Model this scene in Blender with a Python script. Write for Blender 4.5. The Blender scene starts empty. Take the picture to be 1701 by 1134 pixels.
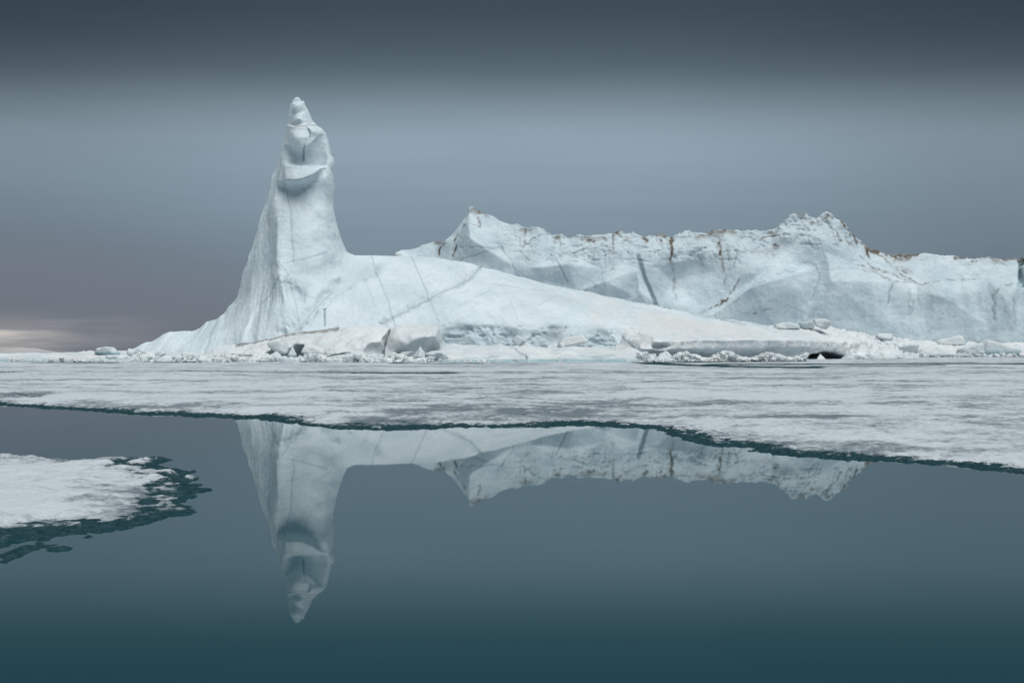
import bpy, bmesh, math
import numpy as np
from mathutils import Vector

# ------------------------------------------------------------------ camera, sky, sun, exposure
scene = bpy.context.scene
COL = scene.collection
CAM_H, F_PX, CX, YH = 1.5, 1654.0, 850.5, 585.5      # eye height, focal length and horizon in photo pixels

cam_d = bpy.data.cameras.new('camera')
cam_d.sensor_width = 36.0
cam_d.lens = F_PX / 1701.0 * 36.0
cam_d.shift_y = 18.5 / 1701.0
cam_d.clip_start = 0.1
cam_d.clip_end = 40000.0
cam = bpy.data.objects.new('camera', cam_d)
cam.location = (0, 0, CAM_H)
cam.rotation_euler = (math.radians(90), 0, 0)
COL.objects.link(cam)
scene.camera = cam

EXPOSURE = 1.23
SUN_EL, SUN_AZ = 66.0, 150.0                          # azimuth clockwise from +Y (view direction)
scene.view_settings.view_transform = 'Standard'
scene.view_settings.look = 'None'
scene.view_settings.exposure = EXPOSURE
scene.view_settings.gamma = 1.0
scene.view_settings.use_curve_mapping = False


def lin(r, g, b):
    def f(c):
        c /= 255.0
        return c / 12.92 if c <= 0.04045 else ((c + 0.055) / 1.055) ** 2.4
    return (f(r), f(g), f(b), 1.0)


class NT:
    """small helper for node trees"""
    def __init__(self, tree):
        self.t = tree
        self.n = tree.nodes
        self.n.clear()

    def node(self, kind, **kw):
        nd = self.n.new(kind)
        for k, v in kw.items():
            if k.startswith('_'):
                setattr(nd, k[1:], v)
        return nd

    def link(self, a, b):
        self.t.links.new(a, b)

    def put(self, sock, v):
        if hasattr(v, 'is_linked'):
            self.link(v, sock)
        else:
            sock.default_value = v

    def math(self, op, a, b=None, c=None, clamp=False):
        nd = self.n.new('ShaderNodeMath')
        nd.operation = op
        nd.use_clamp = clamp
        self.put(nd.inputs[0], a)
        if b is not None:
            self.put(nd.inputs[1], b)
        if c is not None:
            self.put(nd.inputs[2], c)
        return nd.outputs[0]

    def smooth(self, v, a, b):
        nd = self.n.new('ShaderNodeMapRange')
        nd.interpolation_type = 'SMOOTHSTEP'
        self.put(nd.inputs['Value'], v)
        nd.inputs['From Min'].default_value = a
        nd.inputs['From Max'].default_value = b
        return nd.outputs['Result']

    def mix(self, fac, a, b):
        nd = self.n.new('ShaderNodeMix')
        nd.data_type = 'RGBA'
        self.put(nd.inputs['Factor'], fac)
        self.put(nd.inputs[6], a)
        self.put(nd.inputs[7], b)
        return nd.outputs[2]

    def noise(self, vec, scale, detail=4, rough=0.55):
        nd = self.n.new('ShaderNodeTexNoise')
        nd.inputs['Scale'].default_value = scale
        nd.inputs['Detail'].default_value = detail
        nd.inputs['Roughness'].default_value = rough
        if vec is not None:
            self.link(vec, nd.inputs['Vector'])
        return nd.outputs['Fac']

    def mapping(self, vec, scale=(1, 1, 1), rot=(0, 0, 0)):
        nd = self.n.new('ShaderNodeMapping')
        nd.inputs['Scale'].default_value = scale
        nd.inputs['Rotation'].default_value = rot
        self.link(vec, nd.inputs['Vector'])
        return nd.outputs[0]

    def attr(self, name):
        nd = self.n.new('ShaderNodeAttribute')
        nd.attribute_name = name
        return nd.outputs['Fac']


# world: low overcast, a paler band over the horizon, a darker deck above, a warm break at far left
world = bpy.data.worlds.new('World')
scene.world = world
world.use_nodes = True
w = NT(world.node_tree)
tc = w.node('ShaderNodeTexCoord')
vecn = w.n.new('ShaderNodeVectorMath'); vecn.operation = 'NORMALIZE'
w.link(tc.outputs['Generated'], vecn.inputs[0])
dirv = vecn.outputs[0]
sep = w.n.new('ShaderNodeSeparateXYZ')
w.link(dirv, sep.inputs[0])
dx, dy, dz = sep.outputs
streak = w.noise(w.mapping(dirv, (3.0, 3.0, 34.0)), 1.8, 5, 0.5)
soft = w.noise(w.mapping(dirv, (1.0, 1.0, 3.0)), 2.2, 2, 0.5)
deck = w.math('DIVIDE', dz, w.math('MAXIMUM', w.math('ABSOLUTE', dy), 0.8))
elev = w.math('ADD', deck, w.math('MULTIPLY', w.math('SUBTRACT', soft, 0.5), 0.022))
ramp = w.n.new('ShaderNodeValToRGB')
ramp.color_ramp.interpolation = 'B_SPLINE'
w.link(w.math('MULTIPLY', elev, 1.9, clamp=True), ramp.inputs[0])
stops = [(0.0, (108, 117, 129)), (0.06, (109, 121, 134)), (0.16, (118, 135, 148)), 
         (0.28, (131, 149, 163)), (0.395, (147, 165, 178)), (0.445, (136, 154, 165)), (0.495, (113, 129, 139)), (0.54, (86, 101, 110)),
         (0.60, (68, 82, 90)), (0.67, (57, 70, 78)), (1.0, (56, 68, 76))]
els = ramp.color_ramp.elements
els[0].position, els[0].color = stops[0][0], lin(*stops[0][1])
els[1].position, els[1].color = stops[-1][0], lin(*stops[-1][1])
for p, c in stops[1:-1]:
    e = els.new(p)
    e.color = lin(*c)
cloudy = w.math('ADD', 0.90, w.math('MULTIPLY', w.math('ADD', w.math('MULTIPLY', streak, 0.55), w.math('MULTIPLY', soft, 0.45)), 0.20))
basev = w.n.new('ShaderNodeVectorMath'); basev.operation = 'SCALE'
w.link(ramp.outputs[0], basev.inputs[0]); w.link(cloudy, basev.inputs['Scale'])
sideways = w.n.new('ShaderNodeVectorMath'); sideways.operation = 'SCALE'      # sky colour dimmed toward both sides
w.link(basev.outputs[0], sideways.inputs[0])
base = sideways.outputs[0]
# darker and mauve low cloud toward the left, with a pale warm break under it
hyp = w.math('SQRT', w.math('ADD', w.math('MULTIPLY', dx, dx), w.math('MULTIPLY', dy, dy)))
azx = w.math('DIVIDE', dx, hyp)
w.link(w.math('SUBTRACT', 1.0, w.math('MULTIPLY', w.smooth(w.math('ABSOLUTE', azx), 0.10, 0.50), 0.27)), sideways.inputs['Scale'])
left = w.smooth(azx, -0.12, -0.40)
lowc = w.math('MULTIPLY', left, w.smooth(dz, 0.15, 0.04))
lowc = w.math('MULTIPLY', lowc, w.math('ADD', 0.62, w.math('MULTIPLY', w.smooth(streak, 0.3, 0.6), 0.38)))
skyc = w.mix(lowc, base, lin(108, 114, 127))
glow_el = w.math('MULTIPLY', w.smooth(dz, 0.044, 0.016), w.smooth(dz, -0.008, 0.006))
glow = w.math('MULTIPLY', w.math('ADD', w.math('MULTIPLY', w.smooth(azx, -0.30, -0.40), 0.16), w.math('MULTIPLY', w.smooth(azx, -0.385, -0.45), 0.85)), glow_el)
glow = w.math('MULTIPLY', glow, w.math('ADD', 0.25, w.math('MULTIPLY', w.smooth(streak, 0.38, 0.60), 0.75)))
skyc = w.mix(glow, skyc, lin(204, 199, 195))
nishita = w.n.new('ShaderNodeTexSky')
nishita.sky_type = 'NISHITA'
nishita.sun_disc = False
nishita.sun_elevation = math.radians(SUN_EL)
nishita.sun_rotation = math.radians(SUN_AZ)
bg1 = w.n.new('ShaderNodeBackground'); bg1.inputs['Strength'].default_value = 0.05
w.link(nishita.outputs[0], bg1.inputs['Color'])
bg2 = w.n.new('ShaderNodeBackground'); bg2.inputs['Strength'].default_value = 2.0 ** -EXPOSURE
w.link(skyc, bg2.inputs['Color'])
mixs = w.n.new('ShaderNodeMixShader')
mixs.inputs[0].default_value = 0.96                    # cloud cover
w.link(bg1.outputs[0], mixs.inputs[1]); w.link(bg2.outputs[0], mixs.inputs[2])
wo = w.n.new('ShaderNodeOutputWorld')
w.link(mixs.outputs[0], wo.inputs['Surface'])

sun_d = bpy.data.lights.new('sun', 'SUN')
sun_d.energy = 1.5
sun_d.angle = math.radians(60)
sun_d.color = (1.0, 0.985, 0.965)
sun = bpy.data.objects.new('sun', sun_d)
el, az = math.radians(SUN_EL), math.radians(SUN_AZ)
to_sun = Vector((math.sin(az) * math.cos(el), math.cos(az) * math.cos(el), math.sin(el)))
sun.rotation_euler = to_sun.to_track_quat('Z', 'Y').to_euler()
sun.location = (0, -20, 80)
COL.objects.link(sun)

# ------------------------------------------------------------------ numeric helpers
f32 = np.float32
rng = np.random.RandomState(11)
TAB = (rng.rand(64, 64, 64) * 2 - 1).astype(f32)


def vn(x, y, z=0.0):
    x = np.asarray(x, f32); y = np.asarray(y, f32); z = np.asarray(z, f32)
    x, y, z = np.broadcast_arrays(x, y, z)
    xi, yi, zi = np.floor(x), np.floor(y), np.floor(z)
    fx, fy, fz = x - xi, y - yi, z - zi
    fx = fx * fx * fx * (fx * (fx * 6 - 15) + 10)
    fy = fy * fy * fy * (fy * (fy * 6 - 15) + 10)
    fz = fz * fz * fz * (fz * (fz * 6 - 15) + 10)
    a, b, c = xi.astype(np.int64) & 63, yi.astype(np.int64) & 63, zi.astype(np.int64) & 63
    a1, b1, c1 = (a + 1) & 63, (b + 1) & 63, (c + 1) & 63
    def L(p, q, t):
        return p + (q - p) * t
    return L(L(L(TAB[a, b, c], TAB[a1, b, c], fx), L(TAB[a, b1, c], TAB[a1, b1, c], fx), fy),
             L(L(TAB[a, b, c1], TAB[a1, b, c1], fx), L(TAB[a, b1, c1], TAB[a1, b1, c1], fx), fy), fz)


def fbm(x, y, z=0.0, octv=4, gain=0.5):
    s, a, tot = 0.0, 1.0, 0.0
    for i in range(octv):
        s = s + a * vn(x + 17.3 * i, y - 9.1 * i, np.asarray(z) + 5.7 * i)
        tot += a
        a *= gain
        x, y = (x * 1.73 + y * 1.05), (y * 1.73 - x * 1.05)
        z = np.asarray(z) * 2.03
    return s / tot * 1.6


def ridged(x, y, z=0.0, octv=3):
    s, a, tot = 0.0, 1.0, 0.0
    for i in range(octv):
        s = s + a * (1 - np.abs(vn(x + 31.7 * i, y + 3.3 * i, np.asarray(z) + 7.7 * i)) * 2)
        tot += a
        a *= 0.5
        x, y, z = x * 2.07 + 0.3 * y, y * 2.07 - 0.3 * x, np.asarray(z) * 2.07
    return s / tot


def sst(v, a, b):
    t = np.clip((v - a) / (b - a), 0, 1)
    return t * t * (3 - 2 * t)


def W(px, py, d):
    return ((px - CX) / F_PX * d, d, CAM_H + (YH - py) / F_PX * d)


def ground(px, py):
    d = F_PX * CAM_H / (py - YH)
    return ((px - CX) / F_PX * d, d)


def to_px(P):
    return CX + F_PX * P[:, 0] / P[:, 1], YH - F_PX * (P[:, 2] - CAM_H) / P[:, 1]


def pl_dist(x, y, pts):
    """distance to a polyline"""
    best = np.full(np.shape(x), 1e18, f32)
    for (x0, y0), (x1, y1) in zip(pts[:-1], pts[1:]):
        ex, ey = x1 - x0, y1 - y0
        t = np.clip(((x - x0) * ex + (y - y0) * ey) / (ex * ex + ey * ey + 1e-9), 0, 1)
        d2 = (x - x0 - t * ex) ** 2 + (y - y0 - t * ey) ** 2
        best = np.minimum(best, d2)
    return np.sqrt(best)


def inside(x, y, pts):
    r = np.zeros(np.shape(x), bool)
    n = len(pts)
    for i in range(n):
        x0, y0 = pts[i]; x1, y1 = pts[(i + 1) % n]
        if y0 == y1:
            continue
        c = ((y0 > y) != (y1 > y)) & (x < (x1 - x0) * (y - y0) / (y1 - y0) + x0)
        r ^= c
    return r


def poly_sd(x, y, pts):
    d = pl_dist(x, y, list(pts) + [pts[0]])
    return np.where(inside(x, y, pts), -d, d)


def rbf(ctrl, c=3.0):
    """multiquadric surface through (a, b, value)"""
    C = np.array(ctrl, float)
    A = C[:, :2]
    n = len(A)
    r2 = ((A[:, None] - A[None]) ** 2).sum(-1)
    M = np.zeros((n + 3, n + 3))
    M[:n, :n] = np.sqrt(r2 + c * c)
    M[:n, :n] -= np.eye(n) * 0.15
    M[:n, n:] = np.c_[np.ones(n), A]
    M[n:, :n] = M[:n, n:].T
    s = np.linalg.solve(M, np.r_[C[:, 2], 0, 0, 0])
    def f(x, y):
        out = s[n] + s[n + 1] * x + s[n + 2] * y
        for i in range(n):
            out = out + s[i] * np.sqrt((x - A[i, 0]) ** 2 + (y - A[i, 1]) ** 2 + c * c)
        return out
    return f


def surface_nets(Fv, org, h):
    """closed quad mesh of Fv < 0"""
    neg = Fv < 0
    nx, ny, nz = Fv.shape
    cnt = np.zeros((nx - 1, ny - 1, nz - 1), np.int8)
    for i in (0, 1):
        for j in (0, 1):
            for k in (0, 1):
                cnt += neg[i:nx - 1 + i, j:ny - 1 + j, k:nz - 1 + k]
    act = (cnt > 0) & (cnt < 8)
    I, J, K = np.nonzero(act)
    idx = np.full(act.shape, -1, np.int32)
    idx[I, J, K] = np.arange(len(I))
    acc = np.zeros((len(I), 3)); num = np.zeros(len(I))
    corner = {(a, b, c): Fv[I + a, J + b, K + c] for a in (0, 1) for b in (0, 1) for c in (0, 1)}
    for ax in range(3):
        for u in (0, 1):
            for v in (0, 1):
                a = [0, 0, 0]; o = [q for q in range(3) if q != ax]
                a[o[0]], a[o[1]] = u, v
                b = list(a); b[ax] = 1
                fa, fb = corner[tuple(a)], corner[tuple(b)]
                m = (fa < 0) != (fb < 0)
                t = np.where(m, fa / np.where(m, fa - fb, 1), 0)
                p = np.array(a, float)[None].repeat(len(I), 0)
                p[:, ax] += t
                acc += p * m[:, None]; num += m
    V = np.c_[I, J, K] + acc / num[:, None]
    V = V * h + np.array(org)
    quads = []
    for ax in range(3):
        o = [(ax + 1) % 3, (ax + 2) % 3]
        sl0 = [slice(None)] * 3; sl1 = [slice(None)] * 3
        sl0[ax] = slice(0, -1); sl1[ax] = slice(1, None)
        A_, B_ = neg[tuple(sl0)], neg[tuple(sl1)]
        for flip in (False, True):
            m = (A_ & ~B_) if not flip else (~A_ & B_)
            e = np.array(np.nonzero(m))
            ok = (e[o[0]] > 0) & (e[o[1]] > 0) & (e[o[0]] < idx.shape[o[0]]) & (e[o[1]] < idx.shape[o[1]]) & (e[ax] < idx.shape[ax])
            e = e[:, ok]
            def g(du, dv):
                q = e.copy(); q[o[0]] -= du; q[o[1]] -= dv
                return idx[q[0], q[1], q[2]]
            Q = [g(1, 1), g(0, 1), g(0, 0), g(1, 0)]
            if flip:
                Q = Q[::-1]
            quads.append(np.stack(Q, 1))
    Fq = np.concatenate(quads)
    return V, Fq[(Fq >= 0).all(1)]


def vnormals(V, Q):
    n = np.cross(V[Q[:, 2]] - V[Q[:, 0]], V[Q[:, 3]] - V[Q[:, 1]]) if Q.shape[1] == 4 else \
        np.cross(V[Q[:, 1]] - V[Q[:, 0]], V[Q[:, 2]] - V[Q[:, 0]])
    N = np.zeros_like(V)
    for k in range(Q.shape[1]):
        for a in range(3):
            N[:, a] += np.bincount(Q[:, k], n[:, a], len(V))
    return N / (np.linalg.norm(N, axis=1, keepdims=True) + 1e-12)


def relax(V, Q, it=1, lam=0.5):
    for _ in range(it):
        S = np.zeros_like(V); c = np.zeros(len(V))
        for k in range(4):
            a, b = Q[:, k], Q[:, (k + 1) % 4]
            for q in range(3):
                S[:, q] += np.bincount(a, V[b, q], len(V)) + np.bincount(b, V[a, q], len(V))
            c += np.bincount(a, None, len(V)) + np.bincount(b, None, len(V))
        V = V + lam * (S / np.maximum(c, 1)[:, None] - V)
    return V


def mesh_from(name, V, Q, attrs=None, smooth=True):
    me = bpy.data.meshes.new(name)
    n, m, k = len(V), len(Q), Q.shape[1]
    me.vertices.add(n); me.loops.add(m * k); me.polygons.add(m)
    me.vertices.foreach_set('co', np.ascontiguousarray(V, f32).ravel())
    me.loops.foreach_set('vertex_index', np.ascontiguousarray(Q, np.int32).ravel())
    me.polygons.foreach_set('loop_start', np.arange(0, m * k, k, dtype=np.int32))
    me.polygons.foreach_set('use_smooth', np.full(m, smooth))
    me.update(calc_edges=True)
    for kk, a in (attrs or {}).items():
        at = me.attributes.new(kk, 'FLOAT', 'POINT')
        at.data.foreach_set('value', np.ascontiguousarray(a, f32))
    return me


def link(name, me, mat, loc=(0, 0, 0), parent=None):
    o = bpy.data.objects.new(name, me)
    if me is not None and mat is not None:
        me.materials.append(mat)
    o.location = loc
    if parent is not None:
        o.parent = parent
    COL.objects.link(o)
    return o


def tag(o, label=None, cat=None, group=None, kind=None):
    if label: o['label'] = label
    if cat: o['category'] = cat
    if group: o['group'] = group
    if kind: o['kind'] = kind
    return o


# ------------------------------------------------------------------ materials
def ice_material(name, c1, c2, bump=0.25, bscale=1.2, rough=0.62, streak=None, fine=0.6):
    m = bpy.data.materials.new(name); m.use_nodes = True
    t = NT(m.node_tree)
    geo = t.node('ShaderNodeNewGeometry')
    pos = geo.outputs['Position']
    n1 = t.noise(pos, 0.11, 5, 0.6)
    n2 = t.noise(pos, bscale * 1.7, 5, 0.65)
    f = t.math('ADD', t.math('MULTIPLY', n1, 0.65), t.math('MULTIPLY', n2, 0.35))
    col = t.mix(t.smooth(f, 0.36, 0.62), (*c1, 1), (*c2, 1))
    speck = t.smooth(t.noise(pos, bscale * 3.1, 3, 0.7), 0.60, 0.74)
    col = t.mix(t.math('MULTIPLY', speck, 0.22), col, (0.36, 0.44, 0.48, 1))
    col = t.mix(t.math('MULTIPLY', t.attr('blue'), 1.0, clamp=True), col, (0.24, 0.40, 0.445, 1))
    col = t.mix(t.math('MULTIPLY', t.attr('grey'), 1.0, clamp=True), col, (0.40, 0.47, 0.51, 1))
    col = t.mix(t.math('MULTIPLY', t.attr('warm'), 1.0, clamp=True), col, (0.62, 0.60, 0.58, 1))
    col = t.mix(t.math('MULTIPLY', t.attr('vein'), 1.0, clamp=True), col, (0.16, 0.235, 0.275, 1))
    col = t.mix(t.math('MULTIPLY', t.attr('dirt'), 1.0, clamp=True), col, (0.115, 0.094, 0.074, 1))
    bs = t.node('ShaderNodeBsdfPrincipled')
    t.link(col, bs.inputs['Base Color'])
    bs.inputs['Roughness'].default_value = rough
    bs.inputs['Specular IOR Level'].default_value = 0.25
    b1 = t.noise(pos, bscale, 6, 0.62)
    b2 = t.noise(pos, bscale * 5, 4, 0.6)
    hgt = t.math('ADD', b1, t.math('MULTIPLY', b2, 0.25 * fine))
    if streak is not None:
        b3 = t.noise(t.mapping(pos, streak), 1.0, 4, 0.55)
        hgt = t.math('ADD', hgt, t.math('MULTIPLY', b3, 0.7))
    bp = t.node('ShaderNodeBump')
    bp.inputs['Strength'].default_value = 1.0
    bp.inputs['Distance'].default_value = bump
    t.link(hgt, bp.inputs['Height'])
    t.link(bp.outputs[0], bs.inputs['Normal'])
    out = t.node('ShaderNodeOutputMaterial')
    t.link(bs.outputs[0], out.inputs[0])
    return m


MAT_BERG = ice_material('berg_ice', (0.50, 0.60, 0.65), (0.615, 0.71, 0.755), bump=0.17, bscale=1.4, streak=(0.9, 0.9, 0.22))
MAT_BACK = ice_material('far_berg_ice', (0.45, 0.56, 0.62), (0.58, 0.68, 0.725), bump=0.40, bscale=0.5, streak=(0.55, 0.55, 0.1))
MAT_LEDGE = ice_material('ledge_snow_ice', (0.546, 0.616, 0.647), (0.669, 0.713, 0.735), bump=0.25, bscale=1.3)
MAT_BLOCK = ice_material('block_ice', (0.563, 0.647, 0.673), (0.704, 0.744, 0.757), bump=0.20, bscale=2.0)


def snow_material():
    m = bpy.data.materials.new('floe_snow'); m.use_nodes = True
    t = NT(m.node_tree)
    geo = t.node('ShaderNodeNewGeometry')
    pos = geo.outputs['Position']
    n_a = t.noise(pos, 0.9, 8, 0.70)
    n_b = t.noise(pos, 6.0, 6, 0.75)
    tone = t.math('ADD', t.attr('tone'), t.math('ADD', t.math('MULTIPLY', t.math('SUBTRACT', n_a, 0.5), 1.9),
                                                t.math('MULTIPLY', t.math('SUBTRACT', n_b, 0.5), 1.7)))
    white = t.mix(t.smooth(tone, 0.15, 0.85), (0.145, 0.185, 0.21, 1), (0.515, 0.575, 0.62, 1))
    wetn = t.math('ADD', t.attr('snow'), t.math('MULTIPLY', t.math('SUBTRACT', t.noise(pos, 10.0, 7, 0.8), 0.5), 1.9))
    wet = t.mix(t.smooth(t.noise(pos, 16.0, 6, 0.75), 0.35, 0.70), (0.011, 0.038, 0.047, 1), (0.034, 0.076, 0.089, 1))
    fac = t.smooth(wetn, 0.30, 0.62)
    col = t.mix(fac, wet, white)
    bs = t.node('ShaderNodeBsdfPrincipled')
    t.link(col, bs.inputs['Base Color'])
    bs.inputs['Roughness'].default_value = 0.85
    t.link(t.math('MULTIPLY', fac, 0.15), bs.inputs['Specular IOR Level'])
    bp = t.node('ShaderNodeBump')
    bp.inputs['Strength'].default_value = 1.0
    bp.inputs['Distance'].default_value = 0.05
    t.link(t.math('ADD', t.noise(pos, 7.0, 5, 0.7), t.math('MULTIPLY', n_a, 1.5)), bp.inputs['Height'])
    t.link(bp.outputs[0], bs.inputs['Normal'])
    out = t.node('ShaderNodeOutputMaterial')
    t.link(bs.outputs[0], out.inputs[0])
    return m


MAT_SNOW = snow_material()


def water_material():
    m = bpy.data.materials.new('sea_water'); m.use_nodes = True
    t = NT(m.node_tree)
    geo = t.node('ShaderNodeNewGeometry')
    pos = geo.outputs['Position']
    bs = t.node('ShaderNodeBsdfPrincipled')
    col = t.mix(t.noise(pos, 0.05, 3, 0.5), (0.009, 0.046, 0.060, 1), (0.012, 0.055, 0.070, 1))
    t.link(col, bs.inputs['Base Color'])
    bs.inputs['Roughness'].default_value = 0.015
    bs.inputs['IOR'].default_value = 1.25
    bp = t.node('ShaderNodeBump')
    bp.inputs['Strength'].default_value = 1.0
    bp.inputs['Distance'].default_value = 0.0006
    t.link(t.noise(t.mapping(pos, (1.0, 0.5, 1.0)), 0.8, 2, 0.5), bp.inputs['Height'])
    t.link(bp.outputs[0], bs.inputs['Normal'])
    out = t.node('ShaderNodeOutputMaterial')
    t.link(bs.outputs[0], out.inputs[0])
    return m


MAT_WATER = water_material()

# ------------------------------------------------------------------ sea
S = 14000.0
sea = link('sea', mesh_from('sea', np.array([(-S, -S, 0), (S, -S, 0), (S, S, 0), (-S, S, 0)], float),
                            np.array([(0, 1, 2, 3)])), MAT_WATER)
tag(sea, 'calm dark teal sea water mirroring the icebergs', 'water', kind='structure')


# ------------------------------------------------------------------ flat sea ice and the small floe
def fan(ts, ys):
    T, Y = np.meshgrid(ts, ys)
    return (T * Y).astype(f32), Y.astype(f32)


def floe_mesh(name, X, Y, d, mat, height=0.10, wr0=0.7, dark=None, tone=None, lead_shade=None):
    """d: metres inside the outline; ragged slushy rim, then snow"""
    d = d + 0.30 * fbm(X / 1.3, Y / 1.3, 3.0, 3) + 0.14 * fbm(X * 2.2, Y * 2.2, 1.0, 3)
    wr = wr0 * (1.0 + 0.9 * vn(X / 2.1, Y / 2.1, 9.5))
    fine = fbm(X * 5.0, Y * 5.0, 2.0, 3)
    s = sst(d + 0.35 * fine, wr - 0.35, wr + 0.75)
    if dark is not None:
        s = s * (1 - 0.9 * dark * sst(fbm(X * 1.1, Y * 1.1, 6.0, 5, 0.65) + dark * 0.75, 0.1, 1.0))
    s = np.maximum(s, 0.75 * sst(fbm(X * 2.6, Y * 2.6, 21.0, 4, 0.6), 0.38, 0.80) * sst(d, 0.05, 0.35) * (1 - (dark if dark is not None else 0)))
    if lead_shade is not None:
        s = s * (1 - lead_shade)
    clump = fbm(X * 7.5, Y * 7.5, 4.0, 3)
    z_rim = -0.004 + 0.022 * clump + 0.026 * sst(d, 0.0, 0.25)
    swell = 0.030 * fbm(X / 3.1, Y / 3.1, 5.0, 3) + 0.024 * fbm(X * 1.1, Y * 1.1, 8.0, 4) + 0.014 * fine
    fade = np.clip(60.0 / Y, 0.25, 1)
    z_snow = height * (0.45 + 0.55 * sst(d, 0.4, 3.0)) + swell * fade + 0.035 * sst(fbm(X / 0.8, Y / 0.8, 31.0, 2), -0.1, 0.8) * sst(d, 5.0, 1.0)
    z = z_rim * (1 - s) + z_snow * s
    z = np.where(d < 0, np.minimum(z, -0.01 + 0.03 * clump * np.exp(d / 0.12) + d * 0.35), z)
    z = np.maximum(z, -0.35)
    keep = d > -0.55
    nr, nc = X.shape
    idx = np.arange(nr * nc).reshape(nr, nc)
    Q = np.stack([idx[:-1, :-1], idx[:-1, 1:], idx[1:, 1:], idx[1:, :-1]], -1).reshape(-1, 4)
    k = keep.ravel()
    Q = Q[k[Q].all(1)]
    used = np.zeros(nr * nc, bool); used[Q.ravel()] = True
    remap = np.cumsum(used) - 1
    V = np.c_[X.ravel(), Y.ravel(), z.ravel()][used]
    if tone is None:
        tone = 0.68 + 0.22 * fbm(X / 2.0, Y / 2.0, 13.0, 5, 0.65) + 0.15 * fbm(X / 9.0, Y / 9.0, 17.0, 3) + 0.38 * fbm(X / 7.0, Y / 2.2, 23.0, 5, 0.7)
        tone = tone - 0.25 * (1 - sst(d, wr, wr + 2.2)) - 0.24 * sst(fbm(X / 13.0, Y / 6.0, 41.0, 5, 0.7), 0.0, 1.1) - 0.35 * (0 if dark is None else sst(dark, 0.05, 0.6))
    return mesh_from(name, V, remap[Q], {'snow': s.ravel()[used], 'tone': np.clip(tone, 0, 1.2).ravel()[used]})


EDGE = [(-9000, 640), (-2600, 652), (-1200, 655), (-500, 662), (-150, 668), (0, 672), (60, 678), (130, 680), (200, 686), (300, 690), (390, 694),
        (450, 698), (490, 703), (560, 711), (640, 714), (700, 712), (760, 708), (830, 710), (900, 708), (980, 706),
        (1040, 710), (1080, 716), (1120, 730), (1200, 742), (1280, 755), (1360, 762), (1440, 766), (1500, 770),
        (1600, 777), (1701, 783), (1900, 792), (2400, 800), (3600, 808), (9500, 835)]
side = 0.95 * 1.05 ** np.arange(1, 34)
ts = np.concatenate([-side[::-1], np.arange(-0.95, 0.95, 0.0013), side])
ys = [12.0]
while ys[-1] < 9000:
    y = ys[-1]
    ys.append(y + max(0.055, y * y / 2481.0 * 0.45))
X, Y = fan(ts, np.array(ys))
epts = [ground(*p) for p in EDGE]
et = np.array([p[0] / p[1] for p in epts]); ey = np.array([p[1] for p in epts])
dd = pl_dist(X, Y, epts)
dd = np.where(Y > np.interp(X / Y, et, ey), dd, -dd)
pxg = CX + F_PX * X / Y
pyg = YH + F_PX * CAM_H / Y
dark = np.zeros_like(X)
for (cx_, cy_, rx, ry, st) in [(905, 692, 85, 7, 1.0), (950, 693, 40, 5, 1.0), (690, 690, 70, 6, .85), (760, 686, 60, 5, .7), (650, 703, 60, 5, .8),
                               (30, 661, 70, 5, .8), (150, 672, 60, 4, .6), (300, 680, 60, 4, .5), (1620, 728, 90, 6, .45), (1400, 700, 80, 4, .35), (560, 690, 50, 4, .5)]:
    dark = np.maximum(dark, st * np.exp(-((pxg - cx_) / rx) ** 2 - ((pyg - cy_) / ry) ** 2))
# melt lines, plus shade of floe steps and rubble foot painted dark
lead_shade = np.zeros_like(X)
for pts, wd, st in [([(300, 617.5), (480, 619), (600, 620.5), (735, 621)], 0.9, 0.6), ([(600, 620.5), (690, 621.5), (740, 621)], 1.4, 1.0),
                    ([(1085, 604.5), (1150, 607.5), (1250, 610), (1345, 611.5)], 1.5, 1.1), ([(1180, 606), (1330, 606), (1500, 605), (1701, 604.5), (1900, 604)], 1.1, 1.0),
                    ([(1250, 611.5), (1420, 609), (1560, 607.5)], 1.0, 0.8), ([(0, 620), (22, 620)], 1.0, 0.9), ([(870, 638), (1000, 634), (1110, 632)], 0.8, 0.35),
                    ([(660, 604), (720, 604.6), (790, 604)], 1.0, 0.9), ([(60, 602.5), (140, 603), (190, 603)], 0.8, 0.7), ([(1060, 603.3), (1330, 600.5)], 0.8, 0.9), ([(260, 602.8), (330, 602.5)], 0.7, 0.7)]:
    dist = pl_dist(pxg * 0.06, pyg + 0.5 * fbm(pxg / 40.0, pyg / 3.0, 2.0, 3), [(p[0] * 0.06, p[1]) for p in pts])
    lead_shade = np.maximum(lead_shade, np.clip(st * 1.25 * np.exp(-(dist / wd) ** 2), 0, 1))
ice_sheet = link('sea_ice', floe_mesh('sea_ice', X, Y, dd, MAT_SNOW, 0.12, 0.44, dark, lead_shade=lead_shade), MAT_SNOW)
tag(ice_sheet, 'broad flat sheet of grey white sea ice reaching the icebergs', 'sea ice', kind='structure')

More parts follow.
